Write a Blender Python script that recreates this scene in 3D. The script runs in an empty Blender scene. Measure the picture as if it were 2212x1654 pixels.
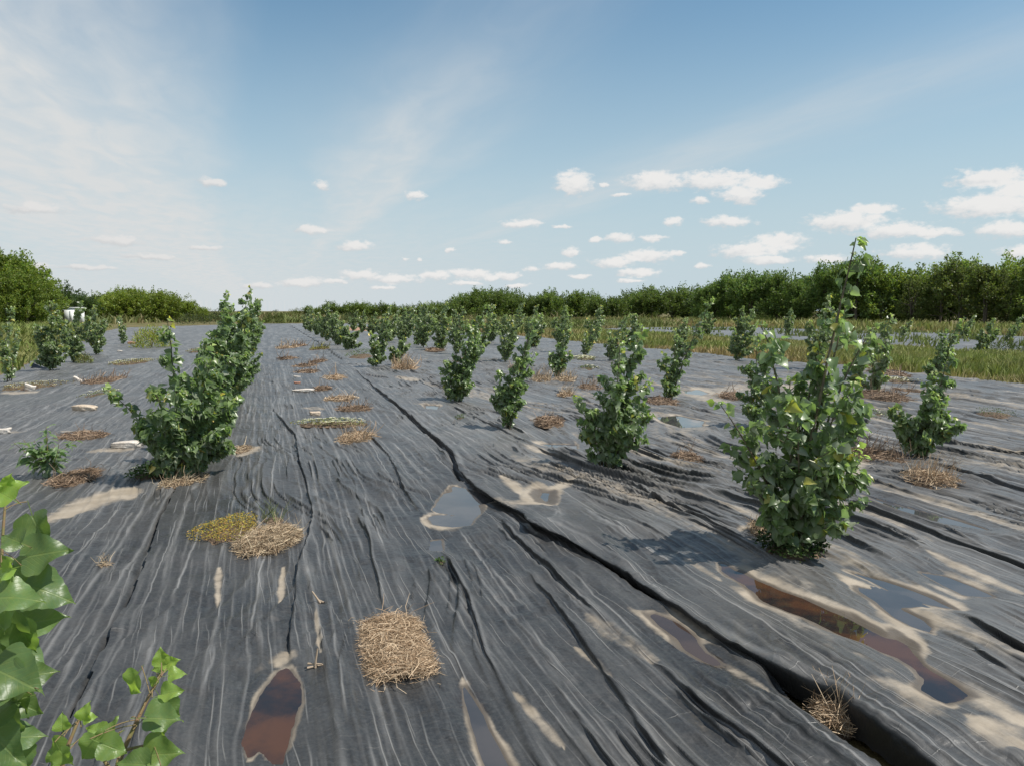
import bpy, math, random
import numpy as np
from mathutils import Vector, Matrix

# ------------------------------------------------------------------ camera, sky, sun
F, CX, CY = 1671.0, 1106.0, 827.0           # focal length and centre of the measured 2212 x 1654 view
YAW, PITCH, HC = math.radians(17.55), math.radians(5.3), 1.6
S = bpy.context.scene
C = S.collection
cam = bpy.data.cameras.new('camera')
cam.sensor_width, cam.lens = 36.0, 36.0 * F / 2212.0
cam.clip_start, cam.clip_end = 0.05, 6000
camo = bpy.data.objects.new('camera', cam)
C.objects.link(camo)
camo.location = (0, 0, HC)
camo.rotation_euler = (math.pi / 2 - PITCH, 0, -YAW)
S.camera = camo

RT = np.array([math.cos(YAW), -math.sin(YAW), 0.0])
FH = np.array([math.sin(YAW), math.cos(YAW), 0.0])
FW = FH * math.cos(PITCH) + np.array([0, 0, -math.sin(PITCH)])
UP = FH * math.sin(PITCH) + np.array([0, 0, math.cos(PITCH)])

SUN_EL = math.radians(56)
sd = RT * math.cos(math.radians(10)) - FH * math.sin(math.radians(10))
TO_SUN = Vector((sd[0] * math.cos(SUN_EL), sd[1] * math.cos(SUN_EL), math.sin(SUN_EL)))
sun = bpy.data.lights.new('sun', 'SUN')
sun.energy, sun.angle, sun.color = 5.0, math.radians(0.53), (1.0, 0.95, 0.87)
suno = bpy.data.objects.new('sun', sun)
C.objects.link(suno)
suno.rotation_euler = TO_SUN.to_track_quat('Z', 'Y').to_euler()

S.view_settings.view_transform = 'Standard'
S.view_settings.look = 'None'
S.view_settings.exposure = 0.22
S.view_settings.gamma = 1.0
S.view_settings.use_curve_mapping = False


class G:
    """small helper to write node graphs"""
    def __init__(s, nt):
        s.t = nt
        nt.nodes.clear()

    def n(s, typ, ins=None, **kw):
        nd = s.t.nodes.new(typ)
        for k, v in kw.items():
            setattr(nd, k, v)
        for k, v in (ins or {}).items():
            s.set(nd.inputs[k], v)
        return nd

    def set(s, sock, v):
        if hasattr(v, 'is_output'):
            s.t.links.new(v, sock)
        elif v is not None:
            sock.default_value = v

    def m(s, op, a, b=None, c=None, clamp=False):
        nd = s.t.nodes.new('ShaderNodeMath')
        nd.operation, nd.use_clamp = op, clamp
        for i, v in enumerate((a, b, c)):
            s.set(nd.inputs[i], v)
        return nd.outputs[0]

    def v(s, op, a, b=None, c=None):
        nd = s.t.nodes.new('ShaderNodeVectorMath')
        nd.operation = op
        for i, x in enumerate((a, b, c)):
            s.set(nd.inputs[i], x)
        return nd

    def ramp(s, val, a, b, lo=0.0, hi=1.0):
        nd = s.n('ShaderNodeMapRange', interpolation_type='SMOOTHSTEP')
        for i, x in enumerate((val, a, b, lo, hi)):
            s.set(nd.inputs[i], x)
        return nd.outputs[0]

    def mix(s, fac, a, b, mode='MIX'):
        nd = s.n('ShaderNodeMix', data_type='RGBA', blend_type=mode)
        s.set(nd.inputs[0], fac)
        s.set(nd.inputs[6], a if hasattr(a, 'is_output') else (*a, 1.0))
        s.set(nd.inputs[7], b if hasattr(b, 'is_output') else (*b, 1.0))
        return nd.outputs[2]

    def noise(s, vec, scale, detail=4.0, rough=0.5, dim='3D', dist=0.0):
        nd = s.n('ShaderNodeTexNoise', noise_dimensions=dim)
        s.set(nd.inputs['Vector'], vec)
        s.set(nd.inputs['Scale'], scale)
        s.set(nd.inputs['Detail'], detail)
        s.set(nd.inputs['Roughness'], rough)
        s.set(nd.inputs['Distortion'], dist)
        return nd.outputs[0]


def azel(px, py):
    d = FW + RT * (px - CX) / F + UP * (CY - py) / F
    d = d / np.linalg.norm(d)
    return math.atan2(d[0], d[1]), math.asin(d[2])


PUFFS = [(1240, 395, 38, 24), (1420, 392, 80, 26), (1540, 390, 110, 24), (1640, 395, 62, 20), (1600, 420, 42, 20),
         (1830, 478, 92, 24), (1930, 498, 85, 18), (2010, 505, 62, 12), (1885, 452, 44, 11),
         (1620, 542, 88, 20), (1680, 522, 54, 16), (1660, 562, 48, 10), (2140, 385, 78, 24), (2140, 445, 115, 28),
         (2200, 412, 45, 22), (2185, 497, 55, 15), (1980, 545, 74, 18), (2200, 545, 30, 12), (1125, 483, 42, 9), (1340, 515, 27, 10),
         (1570, 480, 48, 11), (1455, 478, 19, 9), (1232, 546, 22, 9), (1330, 568, 60, 13), (1395, 553, 52, 15),
         (1210, 576, 37, 9), (1380, 590, 47, 9), (1510, 433, 22, 7), (1020, 592, 47, 11), (1098, 598, 27, 10),
         (775, 595, 37, 10), (850, 603, 52, 9), (940, 595, 32, 9), (655, 610, 52, 10), (560, 618, 32, 6),
         (458, 394, 24, 10), (895, 424, 21, 9), (252, 521, 40, 11), (75, 450, 62, 13), (675, 496, 34, 10),
         (770, 532, 37, 10), (445, 537, 30, 6), (330, 555, 46, 5), (190, 578, 50, 5), (82, 576, 22, 8), (695, 402, 18, 8),
         (1780, 560, 40, 10), (2330, 420, 120, 30), (2420, 520, 110, 22), (-160, 500, 70, 12), (-120, 580, 60, 9),
         (1000, 612, 30, 6), (1150, 583, 16, 7), (1255, 598, 26, 5), (1290, 520, 14, 6), (1410, 515, 26, 6), (1215, 490, 22, 4), (1090, 523, 14, 5), (975, 540, 10, 5), (905, 560, 9, 4), (875, 558, 9, 4),
         (1060, 600, 20, 7), (720, 608, 24, 6), (1460, 548, 18, 5), (1520, 575, 16, 6), (1360, 606, 26, 4), (1120, 618, 30, 4), (830, 620, 26, 4), (1305, 400, 10, 5), (1335, 422, 20, 4)]
SKYTINT = (0.88, 1.08, 1.07)


def build_world():
    w = bpy.data.worlds.new('World')
    S.world = w
    w.use_nodes = True
    g = G(w.node_tree)
    sky = g.n('ShaderNodeTexSky', sky_type='NISHITA', sun_disc=False)
    sky.sun_elevation = SUN_EL
    sky.sun_rotation = math.atan2(TO_SUN.x, TO_SUN.y)
    sky.altitude = 0
    sky.air_density, sky.dust_density, sky.ozone_density = 1.25, 0.25, 2.2
    tc = g.n('ShaderNodeTexCoord')
    sep = g.n('ShaderNodeSeparateXYZ', {0: tc.outputs['Generated']})
    x, y, z = sep.outputs
    u = g.m('ARCTAN2', x, y)
    v = g.m('ARCSINE', z)
    uv = g.n('ShaderNodeCombineXYZ', {0: u, 1: v}).outputs[0]
    zz = g.m('MAXIMUM', z, 0.012)
    sx, sy = g.m('DIVIDE', x, zz), g.m('DIVIDE', y, zz)
    # high thin cirrus, lying in soft streaks on a far flat layer
    p1 = g.n('ShaderNodeCombineXYZ', {0: g.m('MULTIPLY', sx, 1.0), 1: g.m('MULTIPLY', sy, 0.16)}).outputs[0]
    p2 = g.n('ShaderNodeCombineXYZ', {0: g.m('MULTIPLY', sx, 2.2), 1: g.m('MULTIPLY', sy, 0.75), 2: 4.0}).outputs[0]
    n1 = g.noise(p1, 1.1, 5, 0.5, dist=0.3)
    n2 = g.noise(p2, 2.0, 6, 0.55, dist=0.6)
    sxw = g.m('ADD', sx, g.m('MULTIPLY', g.m('SUBTRACT', n1, 0.5), 1.1))
    veil = g.m('MULTIPLY', g.ramp(sxw, 0.05, -1.0, 0.0, 1.0), g.ramp(sx, -5.0, -2.2))

    def bump(c, wd, a):
        e = g.m('DIVIDE', g.m('SUBTRACT', sxw, c), wd)
        return g.m('MULTIPLY', g.m('EXPONENT', g.m('MULTIPLY', g.m('MULTIPLY', e, e), -1.0)), a)
    bands = g.m('MULTIPLY', g.m('ADD', bump(0.80, 0.36, 0.75), bump(2.7, 0.45, 0.45)), g.ramp(v, 0.36, 0.16, 0.25, 1.0))
    low = g.m('MULTIPLY', g.ramp(v, 0.22, 0.0, 0.0, 1.0), g.m('MULTIPLY', g.ramp(u, 0.55, -0.12, 0.12, 0.85), g.ramp(u, -1.5, -0.8)))
    cir = g.m('MAXIMUM', g.m('MAXIMUM', veil, bands), low)
    cir = g.m('MULTIPLY', cir, g.ramp(n2, 0.25, 0.75, 0.62, 1.10), clamp=True)
    # small fair-weather cumulus, each an uneven puff
    puffs = PUFFS
    nz = g.n('ShaderNodeCombineXYZ', {0: u, 1: g.m('MULTIPLY', v, 1.7)}).outputs[0]
    w1 = g.n('ShaderNodeTexNoise', {'Vector': nz, 'Scale': 42.0, 'Detail': 5.0, 'Roughness': 0.6})
    uvw = g.v('ADD', uv, g.v('MULTIPLY', g.v('SUBTRACT', w1.outputs['Color'], (0.5, 0.5, 0.5)).outputs[0], (0.030, 0.012, 0.0)).outputs[0]).outputs[0]
    acc = accs = None
    for (px, py, a, b) in puffs:
        u0, v0 = azel(px, py)
        k_ = 1.02 if a >= 60 else 1.3
        ua, vb = k_ * a / F, k_ * b / F
        q = g.v('MULTIPLY_ADD', uvw, (1 / ua, 1 / vb, 0), (-u0 / ua, -v0 / vb, 0)).outputs[0]
        l = g.v('LENGTH', q).outputs['Value']
        l2 = g.v('LENGTH', g.v('ADD', q, (-0.15, -0.55, 0)).outputs[0]).outputs['Value']
        acc = l if acc is None else g.m('MINIMUM', acc, l)
        accs = l2 if accs is None else g.m('MINIMUM', accs, l2)
    n3 = g.noise(nz, 75, 6, 0.60)
    n4 = g.m('MULTIPLY', g.m('SUBTRACT', n3, 0.5), 1.5)
    dens = g.ramp(g.m('ADD', g.m('SUBTRACT', 1.0, acc), n4), 0.0, 0.60)
    top = g.ramp(g.m('ADD', g.m('SUBTRACT', 1.15, accs), g.m('MULTIPLY', n4, 0.7)), -0.3, 0.6)
    # clouds low on the left stand in front of the bright veil and show their grey side
    grey = g.ramp(u, 0.25, -0.15, 0.0, 1.0)
    ccol = g.mix(top, g.mix(grey, (6.3, 6.45, 6.6), (5.6, 5.75, 5.9)), g.mix(grey, (8.6, 8.4, 8.2), (7.6, 7.5, 7.4)))
    skyc = g.mix(1.0, sky.outputs[0], SKYTINT, 'MULTIPLY')
    hz = g.ramp(v, 0.42, -0.02, 0.0, 0.95)
    skyc = g.mix(hz, skyc, (5.2, 6.3, 7.1))
    c = g.mix(cir, skyc, (6.8, 7.0, 7.05))
    c = g.mix(g.m('MULTIPLY', dens, 0.9), c, ccol)
    bg = g.n('ShaderNodeBackground', {0: c, 1: 0.087})
    out = g.n('ShaderNodeOutputWorld', {0: bg.outputs[0]})


build_world()

# ------------------------------------------------------------------ numeric noise and mesh helpers
def _h(ix, iy, seed):
    n = (ix.astype(np.int64) * 374761393 + iy.astype(np.int64) * 668265263 + seed * 1274126177) & 0xFFFFFFFF
    n = ((n ^ (n >> 13)) * 1274126177) & 0xFFFFFFFF
    n = n ^ (n >> 16)
    return (n & 0xFFFFFF).astype(np.float32) / 16777216.0


def vn(x, y, seed=0):
    x, y = np.asarray(x, np.float64), np.asarray(y, np.float64)
    ix, iy = np.floor(x), np.floor(y)
    fx, fy = x - ix, y - iy
    fx, fy = fx * fx * fx * (fx * (fx * 6 - 15) + 10), fy * fy * fy * (fy * (fy * 6 - 15) + 10)
    a, b = _h(ix, iy, seed), _h(ix + 1, iy, seed)
    c, d = _h(ix, iy + 1, seed), _h(ix + 1, iy + 1, seed)
    return (a + (b - a) * fx) * (1 - fy) + (c + (d - c) * fx) * fy


def fbm(x, y, seed=0, o=3):
    t, amp, tot = 0, 1.0, 0
    for i in range(o):
        t = t + amp * vn(x * 2 ** i, y * 2 ** i, seed + i * 17)
        tot += amp
        amp *= 0.5
    return t / tot


def sstep(a, b, x):
    t = np.clip((x - a) / (b - a), 0, 1)
    return t * t * (3 - 2 * t)


def H0(x, y):
    """large-scale shape of the field: low hummocks and shallow swales"""
    h = 0.085 * (fbm(x / 2.1, y / 3.6, 3, 2) - 0.5) + 0.05 * (fbm(x / 0.9, y / 1.6, 9, 2) - 0.5)
    return h * sstep(70, 30, y)


def ray(px, py):
    return FW + RT * (px - CX) / F + UP * (CY - py) / F


def gp(px, py, z=None):
    """where the view ray through a measured point meets the field"""
    d = ray(px, py)
    zz = 0.0 if z is None else z
    for _ in range(1 if z is not None else 14):
        t = (zz - HC) / d[2]
        p = d * t
        if z is None:
            zz = 0.5 * zz + 0.5 * float(H0(p[0], p[1]))
    return np.array([p[0], p[1], zz])


def depth_of(p):
    return float(np.dot(np.array(p) - np.array([0, 0, HC]), FW))


def make_mesh(name, V, faces, mats=(), attrs=None, smooth=False, mat_idx=None, uv=None):
    """faces: array (n,3) or (n,4), or a list of such arrays"""
    me = bpy.data.meshes.new(name)
    V = np.asarray(V, np.float32)
    fl = faces if isinstance(faces, list) else [faces]
    fl = [np.asarray(f, np.int32) for f in fl if len(f)]
    loops = np.concatenate([f.ravel() for f in fl])
    sizes = np.concatenate([np.full(len(f), f.shape[1], np.int32) for f in fl])
    starts = np.concatenate([[0], np.cumsum(sizes)[:-1]]).astype(np.int32)
    me.vertices.add(len(V))
    me.vertices.foreach_set('co', V.ravel())
    me.loops.add(len(loops))
    me.loops.foreach_set('vertex_index', loops)
    me.polygons.add(len(sizes))
    me.polygons.foreach_set('loop_start', starts)
    if smooth:
        me.polygons.foreach_set('use_smooth', np.ones(len(sizes), bool))
    for m in mats:
        me.materials.append(m)
    if mat_idx is not None:
        me.polygons.foreach_set('material_index', np.asarray(mat_idx, np.int32))
    me.update(calc_edges=True)
    for k, a in (attrs or {}).items():
        a = np.asarray(a, np.float32)
        if a.ndim == 1:
            at = me.attributes.new(k, 'FLOAT', 'POINT')
            at.data.foreach_set('value', a)
        else:
            at = me.attributes.new(k, 'FLOAT_COLOR', 'POINT')
            if a.shape[1] == 3:
                a = np.concatenate([a, np.ones((len(a), 1), np.float32)], 1)
            at.data.foreach_set('color', a.ravel())
    if uv is not None:
        ul = me.uv_layers.new(name='uv')
        ul.data.foreach_set('uv', np.asarray(uv, np.float32)[loops].ravel())
    return me


def link(name, me, parent=None, kind=None, label=None, cat=None, group=None, loc=None, col=None):
    o = bpy.data.objects.new(name, me)
    C.objects.link(o)
    if parent is not None:
        o.parent = parent
    if loc is not None:
        o.location = loc
    if kind:
        o['kind'] = kind
    if label:
        o['label'] = label
    if cat:
        o['category'] = cat
    if group:
        o['group'] = group
    if col is not None:
        o.color = (*col, 1.0)
    return o


def thing(name, label, cat, loc, group=None):
    return link(name, None, None, None, label, cat, group, loc)


# ------------------------------------------------------------------ materials
def mat(name):
    m = bpy.data.materials.new(name)
    m.use_nodes = True
    return m, G(m.node_tree)


def finish(g, sh, disp=None):
    g.n('ShaderNodeOutputMaterial', {0: sh})


def leaf_material(name, base, back, trans, rough=0.4, tmix=0.3, veins=False, spec=0.5):
    m, g = mat(name)
    at = g.n('ShaderNodeAttribute', attribute_name='tint').outputs['Color']
    oi = g.n('ShaderNodeObjectInfo')
    tint = g.mix(1.0, at, oi.outputs['Color'], 'MULTIPLY')
    geo = g.n('ShaderNodeNewGeometry')
    c = g.mix(geo.outputs['Backfacing'], base, back)
    c = g.mix(1.0, c, tint, 'MULTIPLY')
    tr = g.mix(1.0, trans, tint, 'MULTIPLY')
    nrm = None
    if veins:
        uvn = g.n('ShaderNodeUVMap', uv_map='uv')
        sp = g.n('ShaderNodeSeparateXYZ', {0: uvn.outputs[0]})
        uu, vv = sp.outputs[0], g.m('ABSOLUTE', sp.outputs[1])
        mid = g.ramp(vv, 0.012, 0.03, 1.0, 0.0)
        d = g.m('SUBTRACT', uu, g.m('MULTIPLY', vv, 1.05))
        fr = g.m('ABSOLUTE', g.m('SUBTRACT', g.m('FRACT', g.m('MULTIPLY', d, 8.0)), 0.5))
        side = g.m('MULTIPLY', g.ramp(fr, 0.035, 0.085, 1.0, 0.0), g.ramp(vv, 0.45, 0.1, 0.25, 0.8))
        vein = g.m('MAXIMUM', mid, side)
        c = g.mix(g.m('MULTIPLY', vein, 0.42), c, (0.22, 0.30, 0.10))
        nz = g.noise(uvn.outputs[0], 14, 3)
        mo = g.noise(g.n('ShaderNodeTexCoord').outputs['Object'], 5.0, 5, 0.6)
        c = g.mix(g.ramp(mo, 0.3, 0.75, 0.0, 0.45), c, g.mix(1.0, c, (1.7, 1.25, 0.9), 'MULTIPLY'))
        sp_ = g.noise(uvn.outputs[0], 30, 2)
        c = g.mix(g.ramp(sp_, 0.74, 0.79, 0.0, 0.5), c, (0.16, 0.12, 0.05))
        bump = g.n('ShaderNodeBump', {'Strength': 0.5, 'Distance': 0.002, 'Height': g.m('SUBTRACT', g.m('MULTIPLY', nz, 0.6), vein)})
        nrm = bump.outputs[0]
    p = g.n('ShaderNodeBsdfPrincipled', {'Base Color': c, 'Roughness': rough, 'Specular IOR Level': spec})
    if nrm is not None:
        g.set(p.inputs['Normal'], nrm)
    t = g.n('ShaderNodeBsdfTranslucent', {0: tr})
    finish(g, g.n('ShaderNodeMixShader', {0: tmix, 1: p.outputs[0], 2: t.outputs[0]}).outputs[0])
    return m


M_LEAF = leaf_material('poplar_leaf', (0.135, 0.190, 0.088), (0.26, 0.30, 0.21), (0.25, 0.40, 0.09), 0.34, 0.38, spec=0.55)
M_LEAF_NEAR = leaf_material('poplar_leaf_near', (0.085, 0.150, 0.055), (0.16, 0.21, 0.12), (0.24, 0.38, 0.06), 0.38, 0.40, veins=True)
M_TREE = leaf_material('tree_leaf', (0.082, 0.118, 0.040), (0.10, 0.14, 0.055), (0.17, 0.25, 0.05), 0.5, 0.36, spec=0.3)
M_GRASS = leaf_material('grass_blade', (0.95, 0.95, 0.95), (0.95, 0.95, 0.95), (0.8, 0.9, 0.5), 0.6, 0.25, spec=0.2)


def attr_material(name, rough=0.8, spec=0.2, mul=(1, 1, 1)):
    m, g = mat(name)
    at = g.n('ShaderNodeAttribute', attribute_name='tint').outputs['Color']
    c = g.mix(1.0, at, mul, 'MULTIPLY')
    p = g.n('ShaderNodeBsdfPrincipled', {'Base Color': c, 'Roughness': rough, 'Specular IOR Level': spec})
    finish(g, p.outputs[0])
    return m


M_STRAW = attr_material('straw', 0.75, 0.25)


def bark_material(name, a, b):
    m, g = mat(name)
    tc = g.n('ShaderNodeTexCoord')
    n = g.noise(tc.outputs['Object'], 35, 4, 0.6)
    c = g.mix(g.ramp(n, 0.3, 0.7), a, b)
    p = g.n('ShaderNodeBsdfPrincipled', {'Base Color': c, 'Roughness': 0.75})
    finish(g, p.outputs[0])
    return m


M_STEM = bark_material('stem_bark', (0.075, 0.06, 0.035), (0.16, 0.14, 0.085))
M_GREENSTEM = bark_material('green_stem', (0.16, 0.15, 0.05), (0.22, 0.13, 0.07))
M_TRUNK = bark_material('trunk_bark', (0.06, 0.05, 0.035), (0.12, 0.10, 0.075))


def soil_material():
    m, g = mat('mulch_soil')
    tc = g.n('ShaderNodeTexCoord')
    n = g.noise(tc.outputs['Object'], 22, 6, 0.65)
    c = g.mix(g.ramp(n, 0.3, 0.72), (0.045, 0.028, 0.018), (0.17, 0.115, 0.07))
    b = g.n('ShaderNodeBump', {'Strength': 0.8, 'Distance': 0.02, 'Height': n})
    p = g.n('ShaderNodeBsdfPrincipled', {'Base Color': c, 'Roughness': 0.9, 'Normal': b.outputs[0]})
    finish(g, p.outputs[0])
    return m


M_SOIL = soil_material()


def ground_material():
    m, g = mat('field_ground')
    tc = g.n('ShaderNodeTexCoord')
    P = tc.outputs['Object']
    n = g.noise(P, 0.35, 6, 0.6)
    n2 = g.noise(P, 6, 5, 0.6)
    c = g.mix(g.ramp(n, 0.35, 0.65), (0.105, 0.115, 0.04), (0.20, 0.155, 0.085))
    c = g.mix(g.ramp(n2, 0.35, 0.7, 0, 0.6), c, (0.06, 0.055, 0.025))
    b = g.n('ShaderNodeBump', {'Strength': 0.9, 'Distance': 0.05, 'Height': n2})
    p = g.n('ShaderNodeBsdfPrincipled', {'Base Color': c, 'Roughness': 0.95, 'Specular IOR Level': 0.1, 'Normal': b.outputs[0]})
    finish(g, p.outputs[0])
    return m


M_GROUND = ground_material()


def sheet_material():
    m, g = mat('black_weed_sheet')
    tc = g.n('ShaderNodeTexCoord')
    P = tc.outputs['Object']
    sp = g.n('ShaderNodeSeparateXYZ', {0: P})
    X, Y = sp.outputs[0], sp.outputs[1]
    sand = g.n('ShaderNodeAttribute', attribute_name='sand').outputs['Fac']
    crease = g.n('ShaderNodeAttribute', attribute_name='crease').outputs['Fac']
    wet = g.n('ShaderNodeAttribute', attribute_name='wet').outputs['Fac']
    cr = g.n('ShaderNodeCombineXYZ', {0: g.m('MULTIPLY', X, 0.45), 1: Y, 2: 3.0}).outputs[0]
    st = g.n('ShaderNodeCombineXYZ', {0: X, 1: g.m('MULTIPLY', Y, 0.07)}).outputs[0]
    nl = g.noise(st, 16.0, 3, 0.55)
    # short crumples across
    nc = g.noise(cr, 10.0, 3, 0.5, dist=0.9)
    crum = g.ramp(g.m('ABSOLUTE', g.m('SUBTRACT', nc, 0.5)), 0.0, 0.018, 1.0, 0.0)
    crum = g.m('MULTIPLY', crum, g.ramp(g.noise(P, 3.1, 3), 0.48, 0.72))
    wn = g.n('ShaderNodeTexNoise', {'Vector': P, 'Scale': 1.6, 'Detail': 2.0})
    wsp = g.n('ShaderNodeSeparateXYZ', {0: g.v('SUBTRACT', wn.outputs['Color'], (0.5, 0.5, 0.5)).outputs[0]})

    def strokes(ang, sp, wd, freq, lo, hi, warp, seed):
        """thin creases in one direction: a jittered line per cell, switched on and off along its length"""
        ca, sa = math.cos(math.radians(ang)), math.sin(math.radians(ang))
        a_ = g.m('ADD', g.m('ADD', g.m('MULTIPLY', X, ca), g.m('MULTIPLY', Y, sa)), g.m('MULTIPLY', wsp.outputs[0], warp))
        b_ = g.m('ADD', g.m('MULTIPLY', X, -sa), g.m('MULTIPLY', Y, ca))
        q = g.m('DIVIDE', a_, sp)
        k = g.m('FLOOR', q)
        rnd = g.n('ShaderNodeTexWhiteNoise', noise_dimensions='1D')
        g.set(rnd.inputs['W'], g.m('ADD', k, seed))
        f = g.m('SUBTRACT', g.m('FRACT', q), g.m('ADD', 0.12, g.m('MULTIPLY', rnd.outputs['Value'], 0.76)))
        e = g.m('MULTIPLY', g.m('ABSOLUTE', f), sp)
        vec = g.n('ShaderNodeCombineXYZ', {0: g.m('MULTIPLY', g.m('ADD', k, seed), 7.31), 1: g.m('ADD', g.m('MULTIPLY', b_, freq), g.m('MULTIPLY', rnd.outputs['Value'], 31.0))}).outputs[0]
        nn = g.n('ShaderNodeTexNoise', {'Vector': vec, 'Scale': 1.0, 'Detail': 3.0}, noise_dimensions='2D').outputs[0]
        on = g.ramp(nn, lo, hi)
        return g.m('MULTIPLY', g.ramp(e, 0.0, wd, 1.0, 0.0), on)
    ln = [strokes(0, 0.14, 0.0070, 0.8, 0.46, 0.70, 0.06, 3.0), strokes(1.5, 0.075, 0.0055, 1.3, 0.48, 0.74, 0.05, 40.0), strokes(-2, 0.33, 0.012, 0.6, 0.45, 0.66, 0.08, 80.0), strokes(4, 0.11, 0.005, 2.2, 0.50, 0.72, 0.07, 300.0)]
    sh = [strokes(68, 0.10, 0.0045, 3.2, 0.52, 0.70, 0.30, 120.0), strokes(98, 0.085, 0.0045, 3.0, 0.50, 0.68, 0.25, 160.0), strokes(35, 0.16, 0.004, 2.0, 0.54, 0.70, 0.3, 200.0), strokes(128, 0.14, 0.004, 2.4, 0.54, 0.70, 0.3, 240.0)]
    lng = g.m('MAXIMUM', g.m('MAXIMUM', ln[0], ln[1]), g.m('MAXIMUM', ln[2], ln[3]))
    sht = g.m('MAXIMUM', g.m('MAXIMUM', sh[0], sh[1]), g.m('MAXIMUM', sh[2], sh[3]))
    film = g.noise(P, 1.3, 7, 0.62)
    fine = g.noise(P, 55, 5, 0.7)
    # crumple creases: broken facets of stiff film
    wv = g.v('ADD', P, g.v('MULTIPLY', g.n('ShaderNodeTexNoise', {'Vector': P, 'Scale': 2.5, 'Detail': 2.0}).outputs['Color'], (0.16, 0.22, 0)).outputs[0]).outputs[0]
    fac = []
    for sx_, sc_ in ((1.5, 3.6), (1.1, 8.0)):
        vo = g.n('ShaderNodeTexVoronoi', feature='DISTANCE_TO_EDGE', voronoi_dimensions='2D')
        g.set(vo.inputs['Vector'], g.v('MULTIPLY', wv, (sx_, 0.75, 0)).outputs[0])
        g.set(vo.inputs['Scale'], sc_)
        fac.append(vo.outputs['Distance'])
    vmask = g.ramp(g.noise(P, 1.9, 4, 0.6), 0.40, 0.64)
    vl = g.m('MAXIMUM', g.ramp(fac[0], 0.0, 0.040, 1.0, 0.0), g.m('MULTIPLY', g.ramp(fac[1], 0.0, 0.05, 1.0, 0.0), 0.6))
    vl = g.m('MULTIPLY', vl, vmask)
    c = g.mix(g.ramp(film, 0.3, 0.72), (0.013, 0.0135, 0.014), (0.034, 0.0345, 0.035))
    dust_sheen = g.n('ShaderNodeAttribute', attribute_name='dust_sheen').outputs['Fac']
    c = g.mix(g.m('MULTIPLY', dust_sheen, g.ramp(film, 0.2, 0.7, 0.22, 0.5)), c, (0.135, 0.128, 0.118))
    st2 = g.n('ShaderNodeCombineXYZ', {0: g.m('ADD', X, g.m('MULTIPLY', wsp.outputs[0], 0.08)), 1: g.m('MULTIPLY', Y, 0.10), 2: 9.0}).outputs[0]
    c = g.mix(g.ramp(g.noise(st2, 11.0, 4, 0.6), 0.50, 0.76, 0.0, 0.36), c, (0.150, 0.148, 0.142))
    c = g.mix(g.ramp(fine, 0.35, 0.8, 0.0, 0.22), c, (0.15, 0.145, 0.135))
    scuff = g.m('ADD', g.m('ADD', g.m('MULTIPLY', lng, 0.40), g.m('MULTIPLY', sht, 0.02)), g.m('MULTIPLY', crease, 0.50), clamp=True)
    c = g.mix(scuff, c, (0.34, 0.332, 0.318))
    # dried sand and silt
    sn = g.noise(P, 9, 6, 0.65)
    sm = g.ramp(g.m('ADD', sand, g.m('MULTIPLY', g.m('SUBTRACT', sn, 0.5), 1.1)), 0.22, 0.95)
    scol = g.mix(g.ramp(g.noise(P, 4, 5), 0.3, 0.7), (0.26, 0.215, 0.158), (0.37, 0.315, 0.245))
    scol = g.mix(g.ramp(fine, 0.4, 0.75, 0, 0.35), scol, (0.22, 0.17, 0.12))
    c = g.mix(g.m('MULTIPLY', sm, 0.92), c, scol)
    c = g.mix(g.m('MULTIPLY', wet, 0.75), c, (0.035, 0.027, 0.022))
    # steep fold walls near-black: bare undusted film, plus shade put into the colour
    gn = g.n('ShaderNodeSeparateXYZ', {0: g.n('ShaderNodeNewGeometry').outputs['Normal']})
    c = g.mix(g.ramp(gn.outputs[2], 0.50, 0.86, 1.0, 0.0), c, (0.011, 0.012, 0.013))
    hb = g.m('ADD', g.m('MULTIPLY', g.m('ADD', fac[0], g.m('MULTIPLY', fac[1], 0.5)), g.m('MULTIPLY', vmask, -1.25)), g.m('ADD', g.m('ADD', g.m('MULTIPLY', nc, 0.22), g.m('ADD', g.m('MULTIPLY', lng, 0.17), g.m('MULTIPLY', sht, 0.06))), g.m('ADD', g.m('MULTIPLY', nl, 0.35), g.m('MULTIPLY', fine, 0.05))))
    fade = g.m('SUBTRACT', 1.0, g.m('MULTIPLY', sm, 0.75))
    b = g.n('ShaderNodeBump', {'Strength': g.m('MULTIPLY', fade, 0.75), 'Distance': 0.035, 'Height': hb})
    rough = g.m('SUBTRACT', g.m('ADD', g.m('MULTIPLY', sm, 0.35), g.ramp(film, 0.3, 0.7, 0.38, 0.55)), g.m('MULTIPLY', wet, 0.3))
    p = g.n('ShaderNodeBsdfPrincipled', {'Base Color': c, 'Roughness': rough, 'Specular IOR Level': 0.42, 'Sheen Weight': g.m('MULTIPLY', g.m('MULTIPLY', dust_sheen, 0.16), g.m('SUBTRACT', 1.0, wet)), 'Sheen Roughness': 0.5, 'Normal': b.outputs[0]})
    finish(g, p.outputs[0])
    return m


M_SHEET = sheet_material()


def water_material(name, col, col2):
    m, g = mat(name)
    tc = g.n('ShaderNodeTexCoord')
    n = g.noise(tc.outputs['Object'], 2.2, 7, 0.6)
    c = g.mix(g.ramp(n, 0.38, 0.62), col, col2)
    nb = g.noise(tc.outputs['Object'], 8, 2)
    b = g.n('ShaderNodeBump', {'Strength': 0.04, 'Distance': 0.01, 'Height': nb})
    p = g.n('ShaderNodeBsdfPrincipled', {'Base Color': c, 'Roughness': 0.008, 'IOR': 1.42, 'Normal': b.outputs[0]})
    finish(g, p.outputs[0])
    return m


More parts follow.
